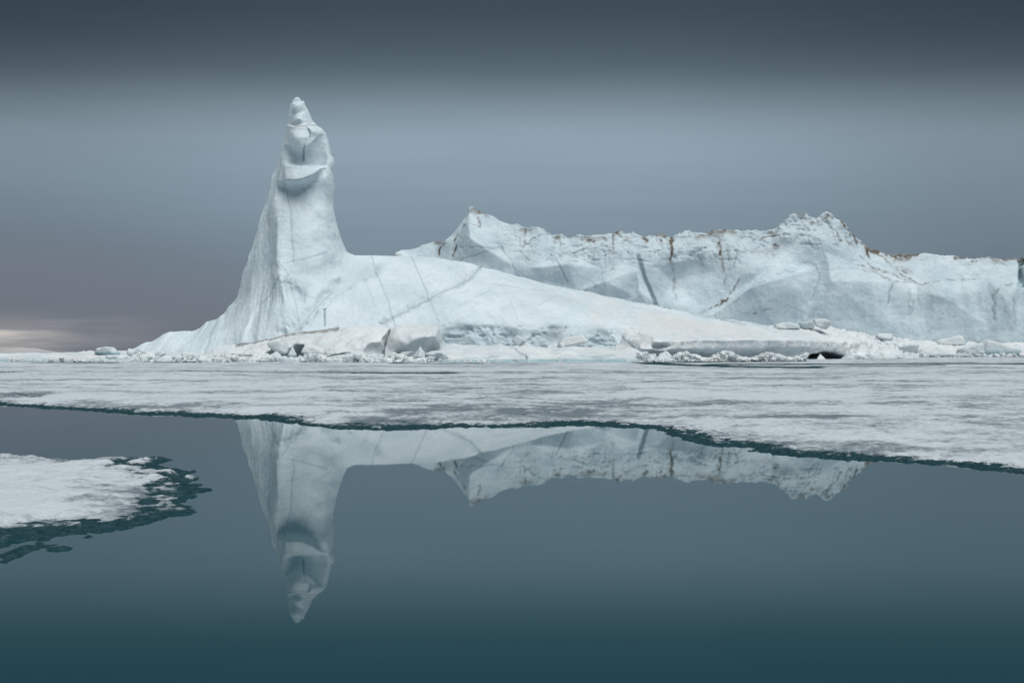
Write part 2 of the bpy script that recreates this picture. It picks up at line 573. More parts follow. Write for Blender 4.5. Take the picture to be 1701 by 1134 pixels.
FLOE = [(-900, 742), (-400, 750), (0, 758.8), (35, 763.5), (106, 766), (165, 766), (212, 764.7), (254, 763.5), (259, 768), (292, 777.6), (322, 787),
        (341, 793), (346, 806), (324, 814), (296, 827), (290, 837), (303, 848), (277, 856), (212, 870.5), (153, 882), (94, 896), (0, 913), (-400, 960), (-900, 985)]
fp = [ground(*p) for p in FLOE]
X, Y = fan(np.arange(-1.06, -0.27, 0.0016), np.arange(6.0, 18.0, 0.03))
dd = -poly_sd(X, Y, fp) + 0.07
strip = [ground(*p) for p in [(-500, 985), (-200, 955), (0, 932), (30, 919), (58, 908)]]
dd = np.maximum(dd, 0.22 - pl_dist(X, Y, strip))
pxg = CX + F_PX * X / Y; pyg = YH + F_PX * CAM_H / Y
dark = np.zeros_like(X)
for (cx_, cy_, rx, ry, st) in [(258, 815, 24, 14, 1.2), (245, 838, 28, 9, 1.0), (300, 810, 25, 6, .5), (200, 771, 60, 3.0, 1.0), (280, 785, 26, 4, .8), (140, 868, 70, 5, .9), (40, 885, 70, 6, 1.0)]:
    dark = np.maximum(dark, np.clip(st * np.exp(-((pxg - cx_) / rx) ** 2 - ((pyg - cy_) / ry) ** 2), 0, 1))
wid = 0.38 + 0.0 * X
fo = np.array([(-8.0, 11.0)])
me = floe_mesh('ice_floe', X, Y, dd, MAT_SNOW, 0.13, 0.42, dark,
               tone=0.95 + 0.30 * fbm(X / 1.6, Y / 1.0, 13.0, 5, 0.65) - 0.55 * (1 - sst(dd, 0.3, 1.6)))
floe = link('ice_floe', me, MAT_SNOW)
tag(floe, 'small bright snow-covered floe with dark slushy rim in the near water', 'ice floe')


# ------------------------------------------------------------------ relief solids (icebergs, ledges, banks)
def relief(top, ctrl, res, thick, zmin=-1.0, c=3.0, y0=None, y1=None, smooth=1, extra=None, roundk=3.0, rows=None, yoff=None, lam=0.5):
    """top: silhouette (px, py, d) left to right; ctrl: front surface points (px, py, d)"""
    tw = [W(*p) for p in top]
    pts = [(p[0], p[2]) for p in tw]
    poly = [(pts[0][0], zmin)] + pts + [(pts[-1][0], zmin)]
    xs = np.arange(min(p[0] for p in poly) - 2 * res, max(p[0] for p in poly) + 2 * res, res)
    zs = np.arange(zmin - 1.5 * res, max(p[1] for p in poly) + 3 * res, res)
    Xg, Zg = np.meshgrid(xs, zs, indexing='ij')
    sd = poly_sd(Xg, Zg, poly)
    cw = [W(*p) for p in ctrl] + tw
    if rows is None:
        yf = rbf([(p[0], p[2], p[1]) for p in cw], c)(Xg, Zg)
    else:                                              # stacked rows, bottom to top, straight between them
        rz, ry = [], []
        for row in list(rows) + [top]:
            r3 = np.array([W(*p) for p in row])
            rz.append(np.interp(xs, r3[:, 0], r3[:, 2])); ry.append(np.interp(xs, r3[:, 0], r3[:, 1]))
        for k in range(1, len(rz)):
            rz[k] = np.maximum(rz[k], rz[k - 1] + 0.02)
        yf = np.repeat(ry[0][:, None], len(zs), 1)
        for k in range(len(rz) - 1):
            t = (zs[None] - rz[k][:, None]) / (rz[k + 1] - rz[k])[:, None]
            yk = ry[k][:, None] + (ry[k + 1] - ry[k])[:, None] * np.clip(t, 0, 1)
            yf = np.where(t > 0, yk, yf)
    if yoff is not None:
        yf = yf + yoff(CX + F_PX * Xg / yf, YH - F_PX * (Zg - CAM_H) / yf)
    txs = np.array([p[0] for p in tw])
    if np.all(np.diff(txs) > 0):
        yc = np.interp(Xg, txs, np.array([p[1] for p in tw]))
    else:
        yc = np.full_like(Xg, np.mean([p[1] for p in tw]))
    yb = yc + thick * (1 - np.exp(np.minimum(sd, 0) / roundk)) + 0.3
    yb = np.maximum(yb, yf + 0.4 + 0.3 * np.minimum(-sd, 6).clip(0))
    m = sd < 1
    a = (yf[m].min() if y0 is None else y0) - 2 * res
    b = (yb[m].max() if y1 is None else y1) + 2 * res
    yy = np.arange(a, b, res)
    Y3 = yy[None, :, None].astype(f32)
    Fv = np.maximum(np.maximum(yf.astype(f32)[:, None, :] - Y3, Y3 - yb.astype(f32)[:, None, :]), sd.astype(f32)[:, None, :])
    Fv[:, :, :1] = np.maximum(Fv[:, :, :1], res)
    if extra is not None:
        Fv = extra(Fv, Xg[:, None, :].astype(f32), Y3, Zg[:, None, :].astype(f32))
    V, Q = surface_nets(Fv, (xs[0], yy[0], zs[0]), res)
    V = relax(V, Q, smooth, lam)
    return V, Q


ZERO = ('blue', 'grey', 'warm', 'vein', 'dirt')


def base_attrs(n):
    return {k: np.zeros(n, f32) for k in ZERO}


def line(px, py, pts, wd, wob=1.5):
    o = wob * fbm(px / 9.0, py / 9.0, 2.0, 2)
    o2 = wob * fbm(px / 9.0 + 40, py / 9.0, 7.0, 2)
    return np.exp(-(pl_dist(px + o, py + o2, pts) / wd) ** 2)


def blob(px, py, cx_, cy_, rx, ry):
    return np.exp(-((px - cx_) / rx) ** 2 - ((py - cy_) / ry) ** 2)


def split_parts(root, V, Q, A, masks, mat, origin):
    """masks: list of (name, face mask); shared normals keep the seam invisible"""
    N = vnormals(V, Q)
    done = np.zeros(len(Q), bool)
    for name, fm in masks:
        fm = fm & ~done
        done |= fm
        q = Q[fm]
        used = np.zeros(len(V), bool); used[q.ravel()] = True
        remap = np.cumsum(used) - 1
        me = mesh_from(name, V[used] - np.array(origin), remap[q], {k: v[used] for k, v in A.items()})
        me.normals_split_custom_set_from_vertices(np.ascontiguousarray(N[used], f32))
        link(name, me, mat, parent=root)


def hollow(px, py, poly, depth, edge, y_top, y_bot):
    """overhang: sharp brow on top, easing out towards y_bot"""
    sd = poly_sd(px, py, poly)
    return depth * sst(-sd, 0, edge) * np.clip((y_bot - py) / (y_bot - y_top), 0, 1)


def facet(px, py, poly, apex, h):
    """faceted boss with creased edges"""
    out = np.full(np.shape(px), 1e9)
    n = len(poly)
    if sum(poly[i][0] * poly[(i + 1) % n][1] - poly[(i + 1) % n][0] * poly[i][1] for i in range(n)) < 0:
        poly = poly[::-1]
    for i in range(n):
        (x0, y0), (x1, y1) = poly[i], poly[(i + 1) % n]
        nx, ny = y1 - y0, x0 - x1
        da = (apex[0] - x0) * nx + (apex[1] - y0) * ny
        out = np.minimum(out, ((px - x0) * nx + (py - y0) * ny) / da)
    return -h * np.clip(out, 0, 1)


# ---- near iceberg: tall pinnacle and long whale-back
top = [(200, 590, 196), (215, 580.5, 196), (227, 578, 196), (245, 569, 197), (253, 568, 197), (273, 556.7, 198), (283, 550.6, 198), (303, 548.4, 198.5), (320, 548.4, 198.5),
       (326, 545, 199), (342, 533, 199), (353, 528.8, 199), (370, 522.5, 199.5), (377, 510.5, 200), (390, 495, 200), (400.5, 455, 200.5), (411, 427, 200.5),
       (418, 406, 200.5), (424, 380, 200.5), (433.5, 351.6, 200.5), (443, 318.7, 200.5), (451, 293, 200.5), (459, 270.5, 200.5), (465, 253, 200.5),
       (466.4, 241, 200.5), (471, 231.7, 200.5), (471, 217.6, 200.5), (475, 207, 200.5), (477, 187, 200.5), (480.5, 173, 200.5), (484, 169.4, 200.5),
       (487, 164, 200.5), (492, 160, 200.5), (497, 163, 200.5), (499, 168, 200.5), (503.5, 166.3, 200.5), (505, 173, 200.5), (512, 183.5, 200.5), (519, 200, 200.5), (524.7, 204.7, 200.5),
       (525.6, 208, 200.5), (534.6, 213, 200.5), (541, 222, 200.5), (543, 229, 200.5), (547.5, 246, 200.5), (550, 259, 200.5), (554, 260, 200.5), (554.5, 272, 200.5),
       (550.5, 283, 200.5), (553.4, 300, 200.5), (554.6, 314, 200.5), (552, 328, 200.5), (551, 347, 200.5), (557, 370.5, 200.5), (565, 398.7, 200.5),
       (575.7, 418.8, 201), (588.7, 424, 201), (600, 424.7, 201.5), (612, 423.7, 202), (647, 424.7, 202), (683, 425.8, 202.5), (730, 428.5, 203), (752, 433, 203), (778, 436, 203),
       (791, 438.7, 203), (799, 442.5, 203), (819, 447.6, 203), (844.6, 454, 203), (860, 458, 203), (896, 468, 203), (921, 475, 203), (947, 479.6, 203),
       (985, 486, 203), (1011, 492.4, 203), (1051, 500, 204), (1102, 508, 205), (1164, 520.5, 208), (1204, 529.4, 210), (1256, 536, 213), (1281, 541.7, 215), (1330, 560, 217)]
ctrl = [  # pinnacle, from the tip down
    (493, 172, 200.0), (490, 180, 199.2), (502, 190, 198.9), (500, 200, 198.3), (484, 200, 199.2), (515, 203, 199.3),
    (484, 212, 198.2), (500, 212, 197.5), (518, 212, 198.0), (482, 226, 197.4), (500, 228, 196.6), (520, 226, 197.2), (535, 228, 198.8),
    (480, 245, 197.4), (502, 248, 196.3), (524, 246, 197.0), (540, 250, 199.0), (476, 264, 197.0), (502, 266, 196.0), (524, 266, 196.8), (541, 266, 199.0),
    (476, 280, 196.6), (502, 282, 195.2), (524, 280, 196.2), (540, 284, 198.8), (474, 294, 196.0), (490, 297, 194.4), (508, 297, 194.4), (524, 292, 195.6),
    (478, 310, 195.6), (500, 312, 194.6), (518, 310, 195.2), (537, 312, 197.9), (546, 322, 199.2), (476, 328, 195.6), (500, 330, 194.7), (520, 328, 195.4),
    (466, 320, 197.2), (460, 350, 196.9), (456, 322, 198.6), (446, 352, 199.1), (470, 345, 195.3), (500, 350, 194.7), (530, 345, 196.4), (545, 350, 198.6),
    (500, 380, 192.8), (530, 385, 194.2), (550, 390, 197.4), (470, 385, 193.0), (454, 385, 195.8), (440, 385, 198.5),
    (462, 415, 191.4), (450, 420, 193.6), (432, 420, 197.9), (490, 415, 190.6), (520, 415, 191.3), (550, 415, 194.3), (570, 428, 197.0),
    (466, 440, 189.4), (450, 450, 191.6), (425, 450, 196.3), (466, 462, 187.0), (450, 475, 188.8), (430, 480, 191.8), (412, 480, 195.7),
    (490, 440, 188.6), (530, 440, 189.6), (560, 445, 193.0), (490, 480, 185.4), (520, 470, 187.0),
    # left face and toe
    (470, 510, 182.2), (450, 520, 182.8), (430, 530, 183.5), (410, 530, 187.0), (392, 530, 191.0), (372, 545, 191.6), (350, 550, 193.2), (380, 570, 184.0),
    (410, 565, 181.0), (440, 560, 179.6), (340, 575, 186.0), (310, 565, 193.0), (290, 575, 191.0), (270, 580, 191.0), (245, 585, 191.5), (300, 590, 184), (400, 590, 180),
    # whale-back
    (600, 432, 198.6), (600, 450, 194.0), (600, 480, 187.4), (570, 470, 190.4), (540, 500, 184.6), (600, 510, 181.8), (560, 530, 180.2), (500, 530, 180.0), (500, 548, 177.5), (600, 545, 177.5),
    (650, 433, 199.0), (650, 455, 193.2), (650, 485, 186.2), (650, 515, 180.4), (650, 545, 177.0),
    (700, 434, 199.6), (700, 455, 194.2), (700, 480, 187.6), (700, 510, 181.2), (700, 545, 177.0),
    (770, 445, 199.6), (770, 470, 191.4), (770, 500, 184.0), (770, 535, 178.6),
    (850, 465, 199.4), (850, 490, 189.2), (850, 515, 182.6), (850, 538, 179.2),
    (920, 485, 198.6), (920, 510, 187.4), (920, 537, 180.2), (1000, 500, 199.4), (1000, 520, 190.6), (1000, 538, 182.0),
    (1070, 512, 199.8), (1070, 530, 191.5), (1070, 545, 185.0), (1150, 525, 203), (1150, 545, 191), (1220, 538, 207), (1220, 550, 198), (1270, 548, 209),
    # undercut waterline notch
    (770, 550, 178.6), (850, 552, 179.0), (920, 550, 180.2), (1000, 550, 182.0), (770, 575, 178.2), (850, 578, 178.6), (920, 575, 179.8), (1000, 575, 181.4), (600, 590, 176), (700, 590, 176), (1150, 580, 188), (1250, 580, 200)]


def pinnacle_carve(px, py):
    wx = px + 0.8 * fbm(px / 14.0, py / 14.0, 1.0, 2); wy = py + 0.8 * fbm(px / 14.0, py / 14.0, 6.0, 2)
    b1 = np.interp(wx, [470, 488, 503, 514, 524, 532, 541], [240, 246, 249, 242, 231, 224, 222])
    e1 = np.interp(wx, [470, 500, 520, 541], [266, 268, 271, 272])
    o = 2.5 * sst(wx, 464, 484) * sst(wx, 548, 528) * np.clip((wy - b1) / (e1 - b1), 0, 1) ** 0.4 * np.clip(1 - (wy - e1) / 8.0, 0, 1)
    b2 = np.interp(wx, [462, 480, 496, 514, 525, 537], [303, 301.5, 301, 296, 290, 280])
    e2 = np.interp(wx, [462, 500, 537], [326, 330, 312])
    o = o - 1.1 * np.clip((wy - e1 - 4) / (b2 - e1 - 4), 0, 1) * (wy < b2) * sst(wx, 466, 474) * sst(wx, 545, 530)
    o = o + 2.3 * sst(wx, 456, 468) * sst(wx, 542, 510) * np.clip((wy - b2) / 7.0, 0, 1) * np.clip(1 - (wy - b2 - 7) / 62.0, 0, 1) ** 1.3
    o = o + facet(px, py, [(482, 246), (474, 232), (476, 212), (505, 209), (518, 226), (503, 249)], (496, 232), 0.8) + facet(px, py, [(518, 226), (508, 211), (528, 209), (541, 222), (530, 228)], (524, 219), 0.9)
    o = o + facet(px, py, [(536, 300), (540, 262), (553, 262), (556, 330), (545, 345)], (546, 296), 1.2) + facet(px, py, [(520, 350), (538, 318), (552, 345), (566, 400), (545, 400)], (540, 362), 1.0)
    o = o + 0.5 * sst(207.5 + 0.06 * (500 - wx) - wy, 0, 2.5) - 0.25 * sst(wy, 207, 209) * sst(wy, 216, 211) * sst(wx, 472, 480) * sst(wx, 530, 520)
    o = o + facet(px, py, [(478, 206), (486, 190), (505, 184), (520, 202), (510, 208)], (497, 198), 1.4) + facet(px, py, [(479, 185), (484, 170), (503, 168), (506, 180), (492, 190)], (495, 176), 1.1)
    o = o - 1.5 * np.clip(1 - np.abs(px - np.interp(py, [300, 345, 400, 440, 462, 510], [472, 462, 463, 466, 467, 474]) - 1.5 * fbm(py / 9.0, 1.0, 2.0, 3)) / 19.0, 0, 1) * sst(py, 318, 350) * sst(py, 520, 465)
    o = o + hollow(wx, wy, [(468, 442), (480, 458), (486, 470), (500, 476), (520, 466), (505, 500), (480, 520), (470, 480)], 0.5, 10, 455, 520)
    return o


V, Q = relief(top, ctrl, 0.21, 14.0, zmin=-0.8, c=1.1, y1=217, smooth=1, lam=0.3, yoff=pinnacle_carve)
N = vnormals(V, Q)
px, py = to_px(V)
x, y, z = V.T
front = sst(-N[:, 1], -0.2, 0.2)
ridge_x = np.interp(py, [160, 205, 300, 345, 400, 462, 510, 560], [480, 478, 468, 462, 463, 466, 472, 474])
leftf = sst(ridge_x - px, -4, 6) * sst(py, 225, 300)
ang = np.arctan2(px - 492, np.maximum(py - 90, 20)) * 60.0 + 1.3 * fbm(x / 7.0, z / 9.0, 3.0, 2)
flute = fbm(ang * 0.5, z * 0.06, 1.0, 3)
D = leftf * (0.30 * flute + 0.09 * fbm(ang * 0.9, z * 0.16, 5.0, 4))
D += 0.09 * fbm(x / 3.0, y / 3.0, z / 3.0, 4) + 0.05 * fbm(x * 0.9, y * 0.9, z * 0.9, 3)
D += 0.24 * fbm(x / 9.0, y / 9.0, z / 9.0, 2)
tipz = sst(py, 330, 180)
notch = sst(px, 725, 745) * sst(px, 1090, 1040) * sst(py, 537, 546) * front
D += notch * (0.40 * fbm(x / 2.6, z / 2.0, 3.0, 4) - 0.45 * sst(ridged(x / 2.4, z / 1.8, y / 2, 3), 0.5, 0.9) - 0.2)
A = base_attrs(len(V))
veins = [([(471, 302), (483, 352), (485, 398), (488, 420), (487, 436)], 0.8, .75), ([(484, 462), (492, 509), (498, 549)], 0.9, .7),
         ([(471, 439), (506, 430.6), (542, 420)], 1.1, .8), ([(467.6, 442), (480.5, 459)], 0.9, .8),
         ([(617, 425), (626, 453), (645, 502), (657, 542)], 0.8, .85), ([(683, 427), (701, 467), (716, 502), (729, 535)], 0.8, .8),
         ([(604, 455), (624, 514)], 0.7, .35), ([(463, 458), (455, 479), (443, 493), (433, 503)], 1.0, .8), ([(847, 499), (860, 529)], .9, .5),
         ([(895, 508), (925, 490)], .8, .4), ([(960, 500), (975, 525)], .8, .3), ([(760, 508), (795, 490), (840, 470)], .8, .35), ([(815, 470), (850, 478), (905, 482)], .7, .35),
         ([(471, 556), (495, 538), (525, 505), (553, 481)], 1.1, .75), ([(799, 442), (778, 463), (737, 481), (699, 499), (655, 522), (633, 536)], 1.2, .85),
         ([(539, 512), (540, 540)], 1.3, 1.3), ([(536, 513), (542, 511)], 1.0, 1.0), ([(476, 470), (478, 490)], 1.0, .6),
         ([(510, 211), (514.6, 220), (515.8, 228)], 1.2, 1.4), ([(506, 243), (503, 267)], 1.3, 1.4), ([(500, 272), (499, 283)], .7, .6), ([(468, 300), (471, 320)], .8, .4),
         ([(508, 322), (505, 315), (512, 311), (519, 311)], .7, .6), ([(660, 505), (640, 520), (632, 540)], .7, .4), ([(690, 510), (650, 528)], .6, .4)]
for pts, wd, st in veins:
    k = line(px, py, pts, max(wd, 1.0), 0.5) * front
    A['vein'] += (0.55 if st < 1 else 0.8) * st * k
    D -= 0.10 * st * k
for pts, wd, amp in [([(471, 556), (495, 538), (525, 505), (553, 481), (584, 462), (624, 448)], 10, 0.9), ([(799, 442), (778, 463), (737, 481), (699, 499), (655, 522), (633, 536)], 4.5, 0.5),
                     ([(500, 452), (560, 440), (600, 445)], 14, 0.4), ([(480, 470), (500, 490)], 10, 0.7)]:
    k = line(px, py, pts, wd, 3) * front
    D -= amp * k
    A['grey'] += 0.35 * k  # soft shade of the grooves tinted into the ice colour
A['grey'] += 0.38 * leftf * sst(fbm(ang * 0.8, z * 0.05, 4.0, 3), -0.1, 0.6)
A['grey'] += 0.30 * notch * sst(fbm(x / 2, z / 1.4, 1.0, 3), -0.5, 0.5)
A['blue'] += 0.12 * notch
A['warm'] += 0.55 * sst(px, 1010, 1120) * sst(py - np.interp(px, [1000, 1281], [497, 541]), 3, 16) + 0.3 * sst(px, 820, 1000) * sst(px, 1150, 1000) * sst(fbm(x / 4, z / 4, 0, 3), 0, .7)
mott = sst(fbm(x / 0.9, y / 0.9, z / 0.7, 3), 0.05, 0.7) * sst(px, 560, 700)
A['grey'] += 0.22 * mott
for pts, wd, st in [([(480, 210.5), (504, 209), (525, 207)], 1.0, .55), ([(476, 276), (495, 279)], 1.0, .35), ([(471, 300), (495, 300), (513, 294)], 1.2, .5),
                    ([(392, 574), (456, 562), (474, 556), (504, 552), (533, 548), (562, 545)], 1.3, .7), ([(520, 395), (545, 412)], 4, .12)]:
    A['dirt'] += st * line(px, py, pts, wd, 1.0)
V = V + N * D[:, None]
fz = V[Q].mean(1)
fpx, fpy = to_px(fz)
B0 = (W(560, 585, 195)[0], 195.0, 0.0)
berg = link('iceberg', None, None, B0)
tag(berg, 'white iceberg with a tall finger-like pinnacle and long smooth whale-back slope', 'iceberg')
neck = (fpy < np.interp(fpx, [380, 470, 520, 580], [452, 440, 428, 417])) & (fpx < 580)
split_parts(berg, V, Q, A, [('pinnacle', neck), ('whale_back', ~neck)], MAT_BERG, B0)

# ---- far iceberg: long cliff with crumbling crest
DB = 413.0
bt = [(640, 470), (656, 418), (665, 414.4), (686, 410.6), (701, 404), (727, 399.8), (738.5, 401), (750, 391.4), (763, 376), (775.5, 357), (778, 343), (785.8, 343), (793.5, 349),
      (806, 354), (819, 359.4), (832, 368.4), (842, 371), (857, 371), (870, 377), (888, 376.8), (903, 378.6), (920, 389), (934, 388.8), (947, 390.6), (962, 385), (975, 390),
      (998, 387.5), (1018, 389), (1028, 384), (1043, 389), (1054, 386), (1069, 392.6), (1084, 388.8), (1102, 386.8), (1111, 394), (1119, 394), (1123, 389), (1141, 385), (1164, 389), (1184, 385),
      (1212, 383), (1230, 385), (1256, 381), (1271, 384), (1289, 376), (1304, 367), (1314.5, 356), (1325, 353), (1335, 354), (1345, 359), (1358, 360.7), (1371, 352.5),
      (1381, 353), (1388, 361), (1404, 370), (1414, 387), (1430, 397), (1442, 410.5), (1458, 416), (1473, 422.6), (1496, 422.6), (1524, 421), (1540, 419.5), (1565, 424.6),
      (1598, 428.4), (1616, 432), (1650, 428.4), (1673, 431), (1690, 427), (1694, 436), (1697, 436), (1699, 426.5), (1720, 424), (1780, 430), (1840, 436), (1900, 450), (1960, 500), (1990, 570)]
bt = [(p[0], p[1], DB + (6 if 660 < p[0] < 735 else 0) + (14 if p[0] > 1450 else max(0, (p[0] - 1400) * 0.28))) for p in bt]
bc = []
for cxp in range(800, 1430, 45):
    bc += [(cxp, 410, 406 + 2.2 * math.sin(cxp * 0.021)), (cxp, 440, 402.5 + 2.4 * math.sin(cxp * 0.033 + 1)), (cxp, 480, 400.5 + 2.0 * math.sin(cxp * 0.027 + 2)), (cxp, 530, 398 + 1.5 * math.sin(cxp * 0.02)), (cxp, 580, 395.5)]
bc += [(790, 360, 410), (800, 375, 408), (830, 390, 407), (770, 400, 408.5), (750, 420, 409.5), (765, 380, 411), (700, 425, 416), (700, 450, 412), (740, 440, 409), (680, 500, 405), (740, 500, 404), (740, 570, 400), (670, 570, 404)]
bc += [(1330, 375, 409), (1370, 380, 409), (1350, 400, 406), (1400, 400, 409), (1300, 390, 408)]
for cxp, e in [(1432, 447), (1483, 465.5), (1540, 470.6), (1560, 464), (1606, 465.5), (1647, 460), (1693, 460), (1760, 462), (1840, 466), (1900, 475)]:
    bc += [(cxp, e, 404.5), (cxp, e + 6, 402.5), (cxp, e + 40, 400.2), (cxp, 545, 397.5), (cxp, 585, 396)]
    if cxp > 1440:
        bc += [(cxp, e - 14, 413), (cxp, (e + 424) / 2 - 8, 420)]


def cliff_facets(px, py):
    o = 0
    for poly, ap, h in [([(965, 482), (1000, 449), (1035, 438), (1062, 448), (1052, 492), (1010, 508)], (1004, 468), 3.0), ([(1036, 512), (1060, 455), (1092, 505), (1080, 520)], (1062, 488), 2.0),
                        ([(1160, 523), (1196, 500), (1228, 460), (1275, 436), (1362, 444), (1345, 520), (1300, 560), (1200, 548)], (1242, 478), 4.0),
                        ([(1335, 535), (1372, 415), (1440, 447), (1484, 466), (1475, 545), (1400, 565)], (1376, 468), 3.0), ([(750, 436), (779, 346), (802, 376), (856, 440), (800, 460)], (782, 398), 3.0),
                        ([(880, 445), (940, 422), (1000, 447), (960, 482), (900, 465)], (942, 440), 2.0), ([(1085, 440), (1160, 430), (1190, 450), (1165, 510), (1095, 505)], (1120, 465), -2.0),
                        ([(1530, 480), (1610, 470), (1640, 540), (1540, 550)], (1575, 500), 1.5), ([(1640, 465), (1700, 465), (1690, 550), (1645, 550)], (1668, 500), 1.8)]:
        o = o + facet(px, py, poly, ap, 1.5 * h)
    return o


V, Q = relief(bt, bc, 0.42, 22.0, zmin=-0.8, c=2.0, y1=440, smooth=1, yoff=cliff_facets)
N = vnormals(V, Q)
px, py = to_px(V)
x, y, z = V.T
front = sst(-N[:, 1], -0.2, 0.2)
crest = np.interp(px, [p[0] for p in bt], [p[1] for p in bt])
below = py - crest
band = np.where(px < 1420, sst(below + 6 * fbm(x / 9, z / 9, 3.0, 2), 62, 34), 0.35 * sst(below, 48, 30))
band = band * sst(px, 780, 860)
D = 0.5 * fbm(x / 22, y / 22, z / 16, 2)
D += 0.15 * (1 - np.abs(fbm(x / 15 + z / 30, z / 14, 8.0, 2)) * 2) * (1 - band)         # broad scalloped facets
D += band * (0.40 * fbm(x / 6.0, y / 6.0, z / 4.5, 3) - 0.75 * sst(ridged(x / 4.4, y / 5, z / 3.4, 3), 0.45, 0.95) + 0.12 * fbm(x / 1.3, y / 1.3, z / 1.3, 2) + 0.2)
D += 0.10 * fbm(x / 3, y / 3, z / 3, 3) + 0.10 * fbm(x / 2.2, z / 24.0, 2.0, 3) * (1 - band)
top_r = sst(below, 16, 2)
D += top_r * 0.5 * fbm(x / 2.6, y / 2.6, z / 2.6, 3) * sst(px, 800, 850)
bench = sst(px, 1425, 1460) * (py < np.interp(px, [1432, 1483, 1540, 1560, 1606, 1647, 1693, 1900], [447, 465, 470, 464, 465, 460, 460, 475]))
A = base_attrs(len(V))
strokes = [  # dirt: (polyline, width, strength)
    ([(742, 395), (735, 408), (728, 422)], 1.6, 1.1), ([(762, 392), (756, 400), (759, 410), (753, 425)], 1.7, 1.1), ([(770, 374), (780, 370), (795, 376)], 1.2, .7),
    ([(795, 350), (797, 375)], 1.6, .7), ([(812, 361), (806, 356)], 2, .7), ([(872, 380), (872, 400), (866, 420)], 1.6, .7), ([(880, 405), (884, 398), (890, 395)], 1.2, .7),
    ([(864, 395), (864, 418)], 1.2, .5), ([(874, 426), (879, 432)], 1.4, .8), ([(845, 371), (890, 378)], 1.2, .4), ([(905, 382), (912, 388)], 1.4, .6),
    ([(983, 396), (988, 400)], 2.2, .9), ([(918, 395), (921, 402)], 1.6, .8), ([(1019, 390), (1019, 415)], 1.4, .7), ([(1070, 396), (1074, 400)], 3.4, 1.2), ([(1097, 399), (1099, 403)], 2.4, 1.1),
    ([(1111, 394), (1117, 400)], 3.4, 1.4), ([(1116, 400), (1117, 410), (1114, 434)], 2.2, 1.2), ([(1115, 434), (1119, 470), (1122, 495)], 2.6, .42), ([(1110, 434), (1108, 436)], 1.4, .6),
    ([(1172, 410), (1182, 412)], 3, .6), ([(1194, 404), (1197, 421)], 2.8, 1.1), ([(1197, 421), (1203, 450), (1205, 470)], 2.6, .55), ([(1208, 415), (1211, 432)], 2, .5), ([(1225, 415), (1220, 440)], 2, .4),
    ([(1262, 400), (1275, 391), (1302, 391)], 1.3, .8), ([(1345, 360), (1348, 370)], 2.2, .8), ([(1250, 420), (1290, 415)], 4, .3), ([(1330, 435), (1345, 434), (1352, 441)], 1.3, .5),
    ([(1165, 520), (1180, 512), (1205, 497), (1222, 475), (1228, 462)], 1.5, 1.0), ([(1195, 505), (1203, 497)], 3, .5), ([(1218, 503), (1230, 492)], 1.2, .6), ([(1238, 518), (1256, 520)], 1.6, .6), ([(1268, 514), (1290, 513)], 1.5, .5), ([(1260, 469), (1270, 465)], 1.0, .5),
    ([(958, 415), (1010, 408)], 1.0, .4), ([(972, 490), (977, 478)], 1.3, .5), ([(1001, 450), (1020, 446)], 1.3, .6),
    ([(1372, 362), (1382, 376), (1395, 390)], 1.5, .7), ([(1398, 368), (1414, 386), (1425, 408)], 1.5, .9), ([(1417, 390), (1424, 402)], 1.8, 1.0), ([(1438, 412), (1447, 430)], 2.2, 1.5), ([(1442, 410), (1450, 415)], 2, .9),
    ([(1428, 424), (1450, 443), (1480, 452), (1515, 467)], 1.6, .8), ([(1456, 416), (1480, 440), (1500, 455), (1520, 467)], 1.6, .7), ([(1425, 440), (1470, 452)], 1.6, .7), ([(1500, 449), (1510, 452)], 2, .6),
    ([(1455, 415), (1475, 424), (1500, 424), (1525, 422)], 3.0, 1.1), ([(1480, 430), (1510, 428)], 4, .6), ([(1480, 440), (1515, 450)], 3, .35), ([(1585, 429), (1600, 431)], 2.4, 1.4), ([(1616, 434), (1626, 434)], 2.2, .9), ([(1650, 430), (1673, 433)], 1.6, .8),
    ([(1432, 447), (1455, 452), (1483, 465.5), (1540, 470.6), (1560, 464), (1606, 466), (1620, 462)], 1.3, .55), ([(1655, 483), (1665, 474), (1680, 471)], 2.2, .6), ([(1525, 470), (1530, 520)], 3.0, .25), ([(1545, 475), (1548, 520)], 3, .15),
    ([(1540, 567), (1600, 570), (1701, 570)], 2.5, .5), ([(990, 470), (985, 485)], .9, .5)]
for pts, wd, st in strokes:
    A['dirt'] += st * 1.05 * line(px, py, pts, wd, 1.6) * sst(fbm(x / 1.3, y / 1.5, z / 2.2, 3), -0.8, 0.4)
A['dirt'] += band * sst(fbm(x / 4, y / 4, z / 3.2, 3), 0.55, 1.0) * 0.55 + top_r * sst(fbm(x / 6, 3.0, z / 3, 3), 0.1, .7) * 0.7
dyke = line(px, py, [(1060, 423), (1073, 465), (1091, 510)], 3.6, .25) * sst(py, 420, 424)
A['vein'] += 0.95 * sst(dyke, 0.2, 0.6)
